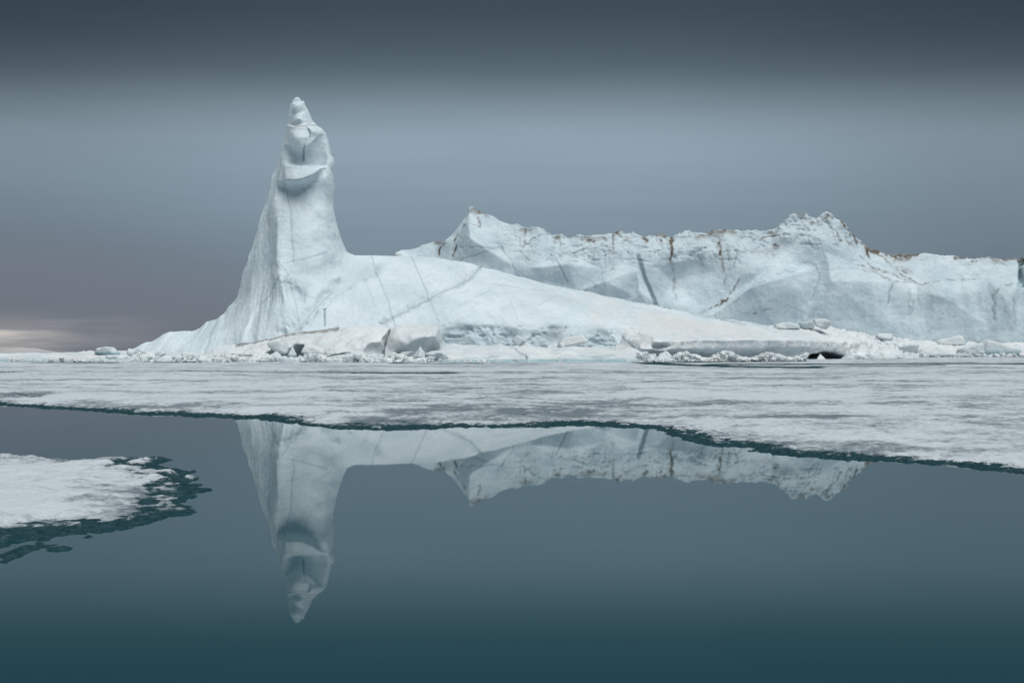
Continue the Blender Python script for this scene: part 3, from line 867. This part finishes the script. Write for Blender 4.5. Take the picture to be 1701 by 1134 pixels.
for pts, wd, st in [([(762, 432), (830, 410)], 1, .4), ([(833, 407), (838, 420)], 1, .6), ([(922, 430), (942, 470)], 1.0, .6), ([(765, 410), (800, 410), (820, 412)], 1, .5), ([(850, 440), (860, 460)], 1.0, .5),
                    ([(1475, 505), (1478, 485), (1485, 470)], 1.4, .7), ([(1515, 520), (1518, 500)], 1.2, .4), ([(1650, 530), (1650, 490)], 2.4, .5), ([(1686, 540), (1684, 500)], 2.4, .4), ([(1510, 520), (1512, 480)], 2, .3),
                    ([(1425, 447), (1340, 447)], 1.0, .25), ([(1345, 500), (1360, 460), (1355, 440)], 1.0, .4), ([(1320, 450), (1290, 455)], 1.0, .35), ([(1694, 430), (1699, 460), (1701, 475)], 2.4, 1.8)]:
    k = line(px, py, pts, wd, 2.0) * front
    A['vein'] += st * k
    D -= 0.5 * st * k
A['vein'] += 0.30 * band * sst(ridged(x / 3.1, y / 4, z / 2.4, 3), 0.45, 0.8)
A['grey'] += 0.25 * band + 0.35 * sst(px, 1380, 1470) * (1 - bench) * sst(below, 20, 60) * sst(fbm(x / 3.2, z / 30., 4.0, 3), -0.4, 0.7) + 0.25 * bench * sst(fbm(x / 5, y / 5, z / 3, 3), -.2, .6)
A['blue'] += 0.10 * sst(fbm(x / 12, y / 12, z / 9, 3), 0.0, 0.7) * (1 - bench)
gap = blob(px, py, 1696, 445, 3.5, 26)
D -= 3.5 * gap * front
A['blue'] += 1.2 * gap
V = V + N * D[:, None]
fpx, fpy = to_px(V[Q].mean(1))
B1 = (W(1250, 585, 410)[0], 410.0, 0.0)
back = link('iceberg', None, None, B1)
tag(back, 'long pale blue iceberg cliff with crumbling brown-stained crest in the background', 'iceberg')
fcrest = np.interp(fpx, [p[0] for p in bt], [p[1] for p in bt])
shoulder = fpx < np.interp(fpy, [400, 425], [741, 727])
crm = (fpy < fcrest + 42) & (fpx < 1425) & (fpx > 780)
ben = (fpx >= 1425) & (fpy < np.interp(fpx, [1432, 1483, 1540, 1560, 1606, 1647, 1693, 1900], [447, 465, 470, 464, 465, 460, 460, 475]))
split_parts(back, V, Q, A, [('shoulder', shoulder), ('crest', crm), ('snow_bench', ben), ('cliff', np.ones(len(Q), bool))], MAT_BACK, B1)


# ------------------------------------------------------------------ ledges and banks at the foot of the bergs
def bank(name, label, cat, top, ctrl, res, thick, disp, mat=MAT_LEDGE, c=1.2, extra=None, paint=None, zmin=-0.4, y1=None, roundk=2.0, rows=None):
    V, Q = relief(top, ctrl, res, thick, zmin=zmin, c=c, extra=extra, y1=y1, smooth=2, roundk=roundk, rows=rows)
    N = vnormals(V, Q)
    px, py = to_px(V)
    x, y, z = V.T
    A = base_attrs(len(V))
    D = disp * (0.9 * fbm(x / 3.0, y / 3.0, z / 2.4, 4) + 0.45 * fbm(x / 0.9, y / 0.9, z / 0.9, 3) + 0.35 * (ridged(x / 2.0, y / 2.0, z / 1.6, 2) - .4))
    if paint is not None:
        D = D + paint(px, py, x, y, z, N, A)
    V = V + N * D[:, None]
    o = np.array([V[:, 0].mean(), V[:, 1].mean(), 0.0])
    ob = link(name, mesh_from(name, V - o, Q, A), mat, tuple(o))
    return tag(ob, label, cat)


def ell(Fv, X, Y, Z, c, r):
    g = np.sqrt(((X - c[0]) / r[0]) ** 2 + ((Y - c[1]) / r[1]) ** 2 + ((Z - c[2]) / r[2]) ** 2) - 1
    return np.maximum(Fv, -g * min(r))


def paint_ledge(px, py, x, y, z, N, A):
    A['dirt'] += 0.75 * line(px, py, [(392, 574), (456, 562), (474, 556), (504, 552), (533, 548), (562, 545)], 1.6, 1.0)
    A['warm'] += 0.35 * sst(fbm(x / 3, y / 3, z / 2, 3), 0.1, 0.8) * sst(py, 600, 570) * sst(px, 620, 520)
    A['grey'] += 0.45 * sst(-N[:, 2], -0.05, 0.35)  # shade of the undercut faces painted in as grey
    A['vein'] += 0.9 * line(px, py, [(651, 545), (650, 556), (652, 590)], 1.4, .6)
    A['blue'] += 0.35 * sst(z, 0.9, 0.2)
    return -0.6 * line(px, py, [(651, 545), (650, 556), (652, 590)], 1.8, .6)


def cut_ledge(Fv, X, Y, Z):
    for p, d, r in [((628, 583), 152.5, (2.6, 3.2, 2.1)), ((497, 585), 158.5, (1.6, 3.4, 1.3)), ((452, 590), 158.5, (1.2, 2.6, 1.0)), ((470, 592), 158, (2.0, 2.5, 0.9)),
                    ((575, 598), 154, (3.5, 2.5, 1.0)), ((420, 598), 160, (3.0, 2.0, 0.8)), ((385, 596), 161, (2.0, 2.0, 0.9))]:
        Fv = ell(Fv, X, Y, Z, W(p[0], p[1], d), r)
    return Fv


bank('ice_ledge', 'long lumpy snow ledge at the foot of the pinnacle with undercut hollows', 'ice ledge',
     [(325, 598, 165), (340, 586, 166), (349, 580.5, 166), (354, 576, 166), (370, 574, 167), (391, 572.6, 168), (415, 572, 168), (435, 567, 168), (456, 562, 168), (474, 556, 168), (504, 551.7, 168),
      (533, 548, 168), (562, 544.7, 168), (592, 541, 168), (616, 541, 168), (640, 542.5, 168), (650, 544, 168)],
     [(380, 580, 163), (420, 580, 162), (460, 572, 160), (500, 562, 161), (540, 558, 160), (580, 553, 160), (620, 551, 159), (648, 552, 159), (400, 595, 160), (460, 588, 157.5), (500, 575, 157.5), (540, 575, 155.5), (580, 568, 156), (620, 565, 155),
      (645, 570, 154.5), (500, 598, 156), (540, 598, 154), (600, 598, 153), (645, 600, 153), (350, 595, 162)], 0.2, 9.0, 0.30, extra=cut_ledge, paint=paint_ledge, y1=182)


def paint_block(px, py, x, y, z, N, A):
    A['grey'] += 0.35 * sst(-N[:, 2], 0.0, 0.4)  # underside shade painted grey on down-facing faces
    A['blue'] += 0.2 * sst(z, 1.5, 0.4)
    return 0


def cut_block(Fv, X, Y, Z):
    for p, d, r in [((712, 585), 150.5, (3.6, 4.5, 2.4)), ((668, 590), 150.5, (2.2, 3.4, 1.1)), ((690, 566), 149.5, (1.3, 1.6, 1.2))]:
        Fv = ell(Fv, X, Y, Z, W(p[0], p[1], d), r)
    return Fv


bank('ice_block', 'big square-cut white block with undercut base beside the snow ledge', 'ice block',
     [(653, 545, 165), (660, 539.4, 165), (685, 537, 165), (706, 540, 165), (728, 539.4, 165), (731, 548, 165), (735, 576, 165), (735.5, 590, 165)],
     [(655, 548, 156), (660, 555, 154), (690, 548, 154.5), (720, 548, 155), (728, 550, 156), (665, 570, 152), (690, 565, 151.5), (715, 560, 152.5), (730, 565, 154.5), (665, 590, 152.5), (700, 590, 153), (730, 590, 155)],
     0.2, 8.0, 0.20, extra=cut_block, paint=paint_block, y1=178)


def paint_slab(px, py, x, y, z, N, A):
    k = line(px, py, [(874, 590), (876, 596), (874, 604)], 1.1, .4) + line(px, py, [(849, 575), (865, 587), (875, 592)], .8, .6)
    A['vein'] += 0.9 * k
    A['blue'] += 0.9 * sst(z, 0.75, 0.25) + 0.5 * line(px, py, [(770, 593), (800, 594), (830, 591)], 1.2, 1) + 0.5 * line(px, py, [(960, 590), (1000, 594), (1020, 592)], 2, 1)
    A['warm'] += 0.6 * line(px, py, [(975, 577), (1040, 578)], 2.5, 1)
    return -0.35 * k


bank('ice_slab', 'low flat slab of white ice split by a thin crack before the whale-back', 'ice slab',
     [(700, 600, 160), (713, 589, 161), (736, 576, 163), (757, 571, 163), (769, 574.7, 165), (812, 574.7, 166), (831, 571, 166), (847, 574, 166), (895, 574.7, 167), (916, 578, 167), (960, 577.5, 168), (988, 579, 168), (1053, 578.5, 168), (1064, 581.7, 166), (1071, 587, 162), (1080, 598, 160)],
     [(740, 588, 150), (740, 596, 145.5), (780, 582, 155), (780, 591, 147), (780, 597, 144.8), (830, 582, 155), (830, 591, 146), (830, 597, 144.4), (880, 583, 154), (880, 592, 145.5), (880, 598, 144.4), (940, 584, 154), (940, 593, 146), (940, 598, 144.8),
      (1000, 585, 155), (1000, 594, 147), (1000, 598, 145.5), (1050, 588, 154), (1050, 598, 148), (720, 597, 149), (780, 606, 145), (880, 606, 144.5), (1000, 606, 145.5)], 0.2, 8.0, 0.22, paint=paint_slab, y1=182)


def paint_shelf(px, py, x, y, z, N, A):
    A['grey'] += 0.35 * sst(-N[:, 1], 0.5, 0.85) * sst(-N[:, 2], -0.4, 0.1)  # shade of upright and overhanging front faces put into the colour
    A['vein'] += 0.8 * line(px, py, [(1023, 548), (1040, 565), (1053, 577)], 1.3, .6)
    A['warm'] += 0.35 * sst(px, 1340, 1400) * sst(fbm(x / 3, y / 3, z, 3), -.1, .6) + 0.15 * sst(fbm(x / 5, y / 5, z, 3), .2, .7)
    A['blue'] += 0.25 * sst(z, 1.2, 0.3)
    return sst(px, 1385, 1430) * (0.9 * (ridged(x / 3.6, y / 5, z / 2, 3) - .35) + 0.4 * fbm(x / 1.4, y / 2, z / 1.2, 3)) + 0.25 * sst(py, 562, 552) * fbm(x / 1.6, y / 3, z, 3)


def cut_shelf(Fv, X, Y, Z):
    for p, d, r in [((1106, 575), 169.0, (2.4, 2.6, 0.7)), ((1374, 598), 214, (8.2, 14.0, 1.95))]:
        Fv = ell(Fv, X, Y, Z, W(p[0], p[1], d), r)
    return Fv


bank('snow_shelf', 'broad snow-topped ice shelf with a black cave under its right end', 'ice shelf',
     [(1015, 575, 186), (1023.5, 545.6, 190), (1052, 543, 195), (1100, 545, 200), (1160, 545.5, 206), (1239, 545, 215), (1259, 541, 218), (1282, 541, 221), (1306, 537.5, 224), (1328, 538.5, 227), (1360, 541, 230), (1380, 542, 234), (1389, 544.4, 238), (1412, 550.6, 244), (1435, 554, 252), (1450, 560, 257), (1470, 575, 264)],
     [], 0.22, 8.0, 0.24, extra=cut_shelf, paint=paint_shelf, y1=280, rows=[
         [(1015, 600, 170), (1060, 600, 168.5), (1100, 598, 173), (1160, 598, 180.5), (1250, 597, 192), (1300, 597, 199.5), (1350, 597, 208), (1400, 597, 220), (1440, 597, 230), (1470, 596, 240)],
         [(1015, 588, 176), (1060, 586, 171), (1100, 587, 173.0), (1160, 587.5, 180.5), (1250, 586, 192), (1300, 585, 199.5), (1350, 585, 207), (1400, 585, 220), (1440, 590, 230), (1470, 592, 242)],
         [(1015, 580, 180), (1050, 578, 175), (1067, 580, 168.5), (1100, 581, 169.3), (1160, 580, 176.5), (1250, 578, 188), (1300, 577, 196.5), (1350, 576, 206), (1400, 577, 220), (1440, 583, 234), (1470, 588, 246)],
         [(1015, 577, 184), (1040, 562, 180), (1067, 568, 172), (1087, 566, 169.5), (1100, 568.5, 169.8), (1160, 568, 176.8), (1250, 567, 188), (1300, 567, 196.5), (1350, 567, 206.5), (1400, 569.5, 220.5), (1440, 577, 238), (1470, 584, 250)],
         [(1015, 576, 185), (1040, 552, 184), (1060, 552, 181), (1087, 560.5, 171), (1100, 565.5, 170), (1160, 565, 176.5), (1250, 564, 187.7), (1300, 564, 196.3), (1350, 565, 206.5), (1400, 567.5, 221), (1440, 572, 240), (1470, 580, 254)],
         [(1015, 575.5, 186), (1040, 547, 187), (1070, 550, 184), (1100, 558, 178), (1160, 558, 185), (1250, 557, 196), (1300, 555, 206), (1350, 556, 215), (1400, 560, 230), (1440, 565, 246), (1470, 578, 258)]])


def paint_bank(px, py, x, y, z, N, A):
    A['grey'] += 0.30 * sst(fbm(x / 4, y / 4, z / 2, 3), 0, .7)
    A['blue'] += 0.5 * sst(z, 1.0, 0.2) * sst(fbm(x / 5, 1.0, 2.0, 2), -0.2, .5)
    A['warm'] += 0.35 * sst(fbm(x / 6, y / 6, z / 2, 3), .1, .7)
    return 0.5 * (ridged(x / 5, y / 5, z / 3, 2) - .3)


bank('snow_bank', 'low snow bank of jammed ice running along the foot of the far cliff', 'snow bank',
     [(1425, 592, 275), (1440, 562, 295), (1455, 558.8, 310), (1468, 555, 315), (1476, 555, 318), (1498, 562, 330), (1552, 567, 345), (1600, 568.7, 350), (1625, 569.6, 352), (1660, 569, 355), (1701, 569.6, 358), (1800, 570, 362), (1900, 568, 362), (1990, 572, 362), (2040, 590, 360)],
     [(1440, 580, 276), (1470, 575, 298), (1500, 580, 318), (1550, 582, 332), (1600, 582, 338), (1650, 582, 340), (1700, 582, 342), (1800, 582, 345), (1900, 582, 345), (2000, 584, 348), (1450, 594, 272), (1500, 592, 312), (1550, 592, 328), (1600, 592, 334), (1700, 592, 338), (1800, 592, 340), (1950, 592, 342)], 0.35, 10, 0.55, paint=paint_bank, y1=385)


def paint_left(px, py, x, y, z, N, A):
    A['warm'] += 0.8 * (line(px, py, [(108, 594), (160, 593)], 1.4, 1) + line(px, py, [(80, 594), (95, 595)], 1.2, 1) + line(px, py, [(210, 598), (235, 597)], 1.5, 1))
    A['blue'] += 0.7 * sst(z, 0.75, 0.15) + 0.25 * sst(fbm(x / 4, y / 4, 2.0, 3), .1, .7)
    A['vein'] += 0.5 * sst(z, 0.3, 0.1) * sst(fbm(x / 5, 2.0, 5.0, 2), 0, .4)
    return 0


def cut_left(Fv, X, Y, Z):
    for p, d, r in [((147, 601), 152, (1.3, 4.0, .5)), ((268, 600), 150, (1.5, 4, .55)), ((300, 602), 149, (2.2, 3, .3)), ((112, 603), 150, (2.5, 3, .25)), ((375, 597), 156, (1.4, 3, .4))]:
        Fv = ell(Fv, X, Y, Z, W(p[0], p[1], d), r)
    return Fv


bank('snow_bank', 'low hummocky snow bank stretching left from the pinnacle to the open horizon', 'snow bank',
     [(-420, 592, 190), (-350, 586.5, 195), (-200, 586, 200), (-60, 586.4, 200), (0, 586.6, 200), (60, 586.2, 200), (100, 585.6, 200), (140, 583.5, 198), (160, 583, 196), (200, 582.5, 192), (230, 581.5, 188), (255, 583, 184), (300, 586, 178), (345, 586, 172), (380, 588, 168), (420, 597, 164)],
     [(-350, 596, 165), (-200, 596, 165), (-60, 596, 165), (0, 595, 166), (60, 595, 166), (120, 594, 166), (180, 593, 164), (230, 592, 162), (280, 593, 160), (330, 594, 159), (-350, 601, 153), (-200, 601, 153), (0, 600.5, 154), (60, 600.5, 154), (120, 600, 153), (180, 600, 152), (230, 600, 151), (280, 600, 150), (330, 600, 150), (380, 599, 153), (100, 606, 153), (300, 606, 150)],
     0.25, 8, 0.16, extra=cut_left, paint=paint_left, y1=215)

# ------------------------------------------------------------------ single ice blocks
_ico = {}


def ico(sub):
    if sub not in _ico:
        bm = bmesh.new()
        bmesh.ops.create_icosphere(bm, subdivisions=sub, radius=1.0)
        bm.verts.ensure_lookup_table()
        _ico[sub] = (np.array([v.co[:] for v in bm.verts]), np.array([[v.index for v in f.verts] for f in bm.faces]))
        bm.free()
    return _ico[sub]


def chunk_verts(seed, sub=4, nplanes=11, sharp=14, rough=0.035, planes=None):
    r = np.random.RandomState(seed)
    Dv, Fc = ico(sub)
    if planes is None:
        pn = r.normal(size=(nplanes, 3)); pn /= np.linalg.norm(pn, axis=1, keepdims=True)
        pd = 0.55 + 0.35 * r.rand(nplanes)
        pn = np.r_[pn, np.array([[0, 0, 1], [0, 0, -1], [1, 0, 0], [-1, 0, 0], [0, 1, 0], [0, -1, 0.0]])]
        pd = np.r_[pd, np.array([.75, .8, .95, .95, .9, .9])]
    else:
        P = np.array(planes, float)
        pn = P[:, :3] / np.linalg.norm(P[:, :3], axis=1, keepdims=True); pd = P[:, 3]
    q = np.maximum(Dv @ pn.T, 0) / pd
    rad = (q ** sharp).sum(1) ** (-1.0 / sharp)
    o = r.rand(3) * 50
    rad = rad * (1 + rough * 1.6 * fbm(Dv[:, 0] * 1.6 + o[0], Dv[:, 1] * 1.6 + o[1], Dv[:, 2] * 1.6 + o[2], 4))
    return Dv * rad[:, None], Fc


def block(label, cxp, top_py, foot_py, wpx, d, seed, deep=0.9, yaw=0.0, tilt=0.0, pitch=0.0, planes=None, blue=0.0, nplanes=9, sharp=16, rough=0.075, cat='ice block', group=None, sub=4, sink=0.12, name='ice_block'):
    """one block seen wpx wide, its top at top_py and its foot at foot_py, d metres out"""
    V, Fc = chunk_verts(seed, sub, nplanes, sharp, rough, planes)
    wid = wpx / F_PX * d; hgt = (foot_py - top_py) / F_PX * d
    mn, mx = V.min(0), V.max(0)
    V = (V - (mn + mx) / 2) / (mx - mn)
    V = V * np.array([1.0, deep, hgt / wid * 1.0])
    ct, st_ = math.cos(tilt), math.sin(tilt)
    V = V @ np.array([[ct, 0, -st_], [0, 1, 0], [st_, 0, ct]])
    cp, sp = math.cos(pitch), math.sin(pitch)
    V = V @ np.array([[1, 0, 0], [0, cp, sp], [0, -sp, cp]])
    cy, sy = math.cos(yaw), math.sin(yaw)
    V = V @ np.array([[cy, sy, 0], [-sy, cy, 0], [0, 0, 1]])
    mn, mx = V.min(0), V.max(0)
    V[:, 0] = (V[:, 0] - (mn[0] + mx[0]) / 2) / (mx[0] - mn[0]) * wid
    V[:, 2] = (V[:, 2] - mn[2]) / (mx[2] - mn[2]) * hgt
    V[:, 1] = (V[:, 1] - (mn[1] + mx[1]) / 2) * wid
    V[:, 2] -= sink * hgt * (V[:, 2] < 0)
    loc = W(cxp, foot_py, d)
    A = base_attrs(len(V))
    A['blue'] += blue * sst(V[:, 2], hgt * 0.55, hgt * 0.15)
    A['grey'] += 0.15
    o = link(name, mesh_from(name, V, Fc, A), MAT_BLOCK, loc)
    return tag(o, label, cat, group)


TETRA = [(0, -0.5, 0.35, .45), (-0.8, 0.1, 0.62, .42), (0.85, 0.1, 0.5, .45), (0, 1, 0.1, .5), (0, 0, -1, .5)]
SLAB = [(0, 0, 1, .28), (0, 0, -1, .3), (1, .2, .1, .9), (-1, .1, .25, .95), (.1, 1, 0, .7), (-.2, -1, .15, .75), (.7, -.7, .2, .9)]
WEDGE = [(-0.32, 0, 1, .38), (0, 0, -1, .4), (1, .1, .1, .8), (-1, 0, .2, .95), (0, 1, .1, .6), (.1, -1, .25, .6)]
ROUND = None

# left shore
block('rounded snow-capped lump with teal hollow face on the far left bank', 176.5, 575.5, 590.5, 40, 176, 3, .8, planes=[(-.15, 0, 1, .5), (0, 0, -1, .5), (.9, 0, .45, .85), (-.9, -.1, .5, .8), (0, -1, -.2, .55), (0, 1, .2, .7), (-.3, -.8, -.5, .6)], blue=1.0, rough=.09)
block('tilted pale slab leaning on rubble at the left toe of the pinnacle berg', 232, 578, 594, 19, 168, 5, .5, tilt=.6, planes=SLAB, blue=.5)
block('small pointed block on the left bank beside the tilted slab', 217, 578.5, 590, 15, 170, 8, .9)
block('low grey-blue lump on the bank under the snow-capped lump', 192, 589, 598, 32, 160, 9, .8, blue=.9, rough=.08)
block('little square block at the left end of the snow ledge', 268, 583, 595, 17, 160, 10, .9)
block('flat mushroom-topped ice table on a stub before the snow ledge', 373, 590, 600.5, 28, 150, 14, .9, planes=[(0, 0, 1, .4), (-.1, 0, -1, .22), (1, 0, -.7, .8), (-1, 0, -.5, .85), (0, -1, -.4, .7), (0, 1, -.3, .7)], blue=.3, rough=.06)
block('left one of two small upright blocks beside the ice table', 361, 581.5, 592, 13, 156, 15, .9, planes=TETRA)
block('right one of two small upright blocks beside the ice table', 377, 582.5, 592, 12, 156, 16, .9, planes=TETRA, yaw=.6)
block('large rounded boulder of ice protruding from the snow ledge', 463, 561, 588, 33, 157, 21, .9, nplanes=14, rough=.05, sharp=9)
block('small pointed wedge standing before the dark hollow in the ledge', 486, 574.5, 592, 16, 151, 22, .7, planes=TETRA, blue=.3, yaw=.3)
block('sloping white slab roofing the dark hollow in the ledge', 521, 569.5, 589, 42, 152, 23, .8, planes=[(.35, -.2, 1, .42), (-.1, 0, -1, .4), (1, 0, .3, .9), (-.8, -.1, .35, .85), (0, -1, .2, .7), (0, 1, 0, .7)], rough=.05)
block('low triangular sliver lying left of the small pointed wedge', 455, 583.5, 595, 28, 151, 24, .7, planes=TETRA, yaw=-.4)
block('low flat teal cake before the white sloping slab', 530, 590.5, 599, 18, 147, 25, .8, planes=SLAB, blue=1.3)
block('long low cake of ice half buried at the middle of the ledge', 573, 585.5, 596.5, 50, 149, 26, .5, planes=WEDGE, blue=.6)
block('teal-sided flat cake under the undercut ledge face', 624, 587.5, 596, 30, 149, 27, .7, planes=WEDGE, blue=1.3)
block('knobbly lump with teal shade left of the pyramid-shaped block', 675, 583.5, 593.5, 21, 148, 28, .8, blue=.5, rough=.08)
block('pyramid-shaped block with clean faces before the square-cut block', 698, 575.5, 594, 25, 147.5, 29, .8, planes=[(-.72, -.55, .55, .42), (.75, -.5, .5, .36), (.3, .9, .3, .5), (-.5, .8, .3, .5), (0, 0, -1, .5)], rough=.02, blue=.2)
block('lumpy mound of snow at the left tip of the flat slab', 725, 582, 597, 40, 147, 30, .8, nplanes=16, sharp=8, rough=.08)
# notch behind the slab
block('long smooth pale slab leaning in the notch under the whale-back', 951, 556, 578.5, 54, 174, 33, .35, tilt=-.30, planes=[(0, 0, 1, .42), (0, 0, -1, .4), (1, 0, .3, .9), (-.8, 0, .7, .8), (0, -1, .35, .5), (0, 1, 0, .5)], rough=.03)
block('small rounded cube beside the long leaning slab', 933, 568, 579, 11, 168, 34, .9)
block('low curved block lying left of the rounded cube', 917, 570, 579.5, 18, 168, 35, .8, planes=WEDGE)
block('tilted square-edged plate at the middle of the notch', 862, 556, 577, 24, 173, 36, .5, tilt=.7, planes=SLAB)
block('small knob on the slab below the tilted plate', 875, 570, 578, 12, 168, 37)
# right shelf
block('left boulder of the pair crowning the snow shelf', 1340.5, 533, 546, 24, 222, 41, .9, planes=[(-.2, 0, 1, .45), (0, 0, -1, .5), (1, 0, .4, .9), (-1, 0, -.2, .9), (0, -1, -.35, .6), (0, 1, 0, .7)], rough=.06)
block('right and taller boulder of the pair crowning the snow shelf', 1366, 529, 547, 29, 223, 42, .9, rough=.07, nplanes=12)
block('jagged low crest block left of the boulder pair on the shelf', 1306, 535, 547, 44, 218, 43, .6, planes=[(-.3, 0, 1, .42), (.45, 0, 1, .5), (0, 0, -1, .4), (1, 0, .2, .95), (-1, 0, .3, .9), (0, -1, .1, .6), (0, 1, 0, .6)])
block('small peaked lump standing in the mouth of the black cave', 1363, 587.5, 598.5, 15, 205, 44, .8, planes=TETRA, rough=.08)
block('taller leaning lump at the right side of the black cave mouth', 1407, 585, 599, 22, 208, 45, .8, rough=.08, planes=[(-.75, -.2, .6, .42), (.9, 0, .12, .45), (0, -1, .3, .5), (0, 1, .3, .5), (0, 0, -1, .5)])
block('white peak of the brash heap before the snow shelf', 1104, 582, 600, 34, 155, 46, .7, planes=TETRA, rough=.12)
block('flat pale cake at the left foot of the brash peak', 1080, 587, 598, 20, 153, 47, .8, planes=WEDGE, blue=.3)
# right bank
block('blocky hummock with dark teal base on the right bank', 1508, 571, 594, 32, 300, 51, .8, blue=1.4, nplanes=12, rough=.06)
block('layered rounded hummock right of the teal-based one', 1549, 575, 592.5, 54, 312, 52, .6, blue=.3, rough=.08, planes=[(-.2, 0, 1, .4), (.35, 0, 1, .45), (0, 0, -1, .4), (1, 0, .4, .9), (-1, 0, .5, .9), (0, -1, .35, .6), (0, 1, 0, .6)])
block('upturned white slab with a sharp corner jutting above the right bank', 1576, 557, 574, 48, 345, 53, .5, planes=[(-.32, 0, 1, .32), (0, 0, -1, .5), (1, 0, .25, .82), (-1, 0, .3, 1.0), (0, -1, .2, .5), (0, 1, 0, .5)], rough=.06)
block('wedge-shaped block lying between the two upturned slabs', 1612, 569, 588, 40, 322, 54, .6, planes=WEDGE, rough=.11)
block('large tilted grey slab with teal underside near the right edge', 1659, 563, 590.5, 66, 325, 55, .5, planes=[(.3, -.15, 1, .33), (-.75, 0, .8, .62), (0, 0, -1, .45), (1, 0, .3, 1.0), (-1, 0, .1, .9), (0, -1, .2, .5), (0, 1, 0, .5)], blue=.8, rough=.07)
block('small snow hummock on the near end of the right bank', 1468, 553.5, 566, 30, 305, 56, .7, nplanes=14, sharp=7, rough=.06)
block('low crumbly block at the left foot of the right bank', 1478, 578, 594.5, 30, 282, 57, .8, rough=.1, blue=.5)

# ------------------------------------------------------------------ brash ice: crumbs beyond counting
def brash(label, runs, seed):
    r = np.random.RandomState(seed)
    Vs, Fs, off = [], [], 0
    protos = [[chunk_verts(900 + i, sb, 7, 12, .05) for i in range(10)] for sb in (1, 2)]
    for pts, n, spread, s0, s1, pile in runs:
        xs = np.array([p[0] for p in pts]); ds = np.array([p[1] for p in pts])
        for _ in range(n):
            cxp = xs[0] + (xs[-1] - xs[0]) * r.rand()
            d = np.interp(cxp, xs, ds) + r.normal() * spread
            s = s0 + (s1 - s0) * r.rand() ** 3
            v, fc = protos[int(s > 0.3)][r.randint(10)]
            a = r.rand() * 6.28
            R = np.array([[math.cos(a), math.sin(a), 0], [-math.sin(a), math.cos(a), 0], [0, 0, 1]])
            v = (v * (0.7 + 0.6 * r.rand(3))) @ R * s
            zz = 0.10 + pile * r.rand() * (0.5 + 0.5 * math.sin(cxp * .09 + seed)) + s * 0.25
            v = v + np.array([(cxp - CX) / F_PX * d, d, zz])
            Vs.append(v); Fs.append(fc + off); off += len(v)
    V = np.concatenate(Vs); Fc = np.concatenate(Fs)
    A = base_attrs(len(V))
    o = link('brash_ice', mesh_from('brash_ice', V, Fc, A, smooth=False), MAT_BLOCK)
    return tag(o, label, 'brash ice', kind='stuff')


brash('crumbled white brash ice strewn along the foot of the left ledges',
      [([(120, 150), (330, 147)], 420, 1.5, .06, .4, .2), ([(330, 149), (500, 149)], 1300, 2.6, .08, .6, .7), ([(480, 149), (720, 147)], 1900, 2.6, .08, .65, .75), ([(400, 153), (640, 151)], 260, 1.5, .2, .9, .7), ([(600, 145), (760, 144)], 320, .8, .06, .3, .35),
       ([(225, 164), (350, 158)], 650, 3.0, .1, .8, .8), ([(140, 172), (250, 165)], 260, 3.0, .1, .7, .4), ([(-150, 160), (150, 158)], 140, 5.0, .06, .7, .2)], 5)
brash('white brash ice heaped before the snow shelf and along the flat slab',
      [([(740, 143), (1060, 143)], 160, .6, .05, .2, .05), ([(1060, 153), (1120, 155)], 600, 1.8, .1, .55, 1.2), ([(1100, 156), (1340, 176)], 2600, 2.2, .1, .6, 1.2), ([(700, 147), (860, 146)], 300, 1.2, .06, .4, .3), ([(1040, 147), (1200, 156)], 260, 1.5, .06, .3, .3), ([(760, 176), (1040, 178)], 160, 1.5, .1, .5, .2), ([(1415, 222), (1480, 268)], 500, 4, .1, .8, .6)], 6)
brash('jumbled small ice rubble on the far right bank',
      [([(1440, 262), (1540, 316)], 420, 5, .15, 1.1, .7), ([(1540, 318), (1850, 330)], 900, 5, .15, 1.2, .8), ([(1280, 215), (1420, 235)], 90, 3, .1, .5, .1)], 7)

# ------------------------------------------------------------------ far snow hill on the horizon
xs = np.linspace(-1, 1, 90); yy = np.linspace(-1, 1, 24)
XX, YY = np.meshgrid(xs, yy)
cx0, d0 = W(44, 585, 9000)[0], 9000.0
prof = np.exp(-((XX + 0.08) / 0.42) ** 2) * 0.8 + 0.35 * np.exp(-((XX - 0.35) / 0.3) ** 2) + 0.2 * np.exp(-((XX + .6) / .3) ** 2)
HZ = 60 * prof * np.exp(-(YY / 0.5) ** 2) * (1 + 0.12 * fbm(XX * 4, YY * 3, 1.0, 3)) - 3
idx = np.arange(XX.size).reshape(XX.shape)
Qh = np.stack([idx[:-1, :-1], idx[:-1, 1:], idx[1:, 1:], idx[1:, :-1]], -1).reshape(-1, 4)
Vh = np.c_[(cx0 + XX * 250).ravel(), (d0 + YY * 700).ravel(), HZ.ravel()]
pxh, pyh = to_px(Vh)
Ah = base_attrs(len(Vh))
Ah['vein'] += 1.2 * np.exp(-((pxh - 59) / 8) ** 2 - ((pyh - 575.8 - (pxh - 59) * .16) / 1.6) ** 2) + 0.5 * sst(HZ.ravel(), 10, 2)
Ah['warm'] += 0.2
hill = link('hill', mesh_from('hill', Vh, Qh, Ah), ice_material('hill_snow_haze', (0.36, 0.36, 0.37), (0.42, 0.42, 0.42), bump=0.0, bscale=0.02))  # snow colour greyed to stand in for distance haze
tag(hill, 'distant low snow hill under the pale break in the cloud', 'hill', kind='structure')
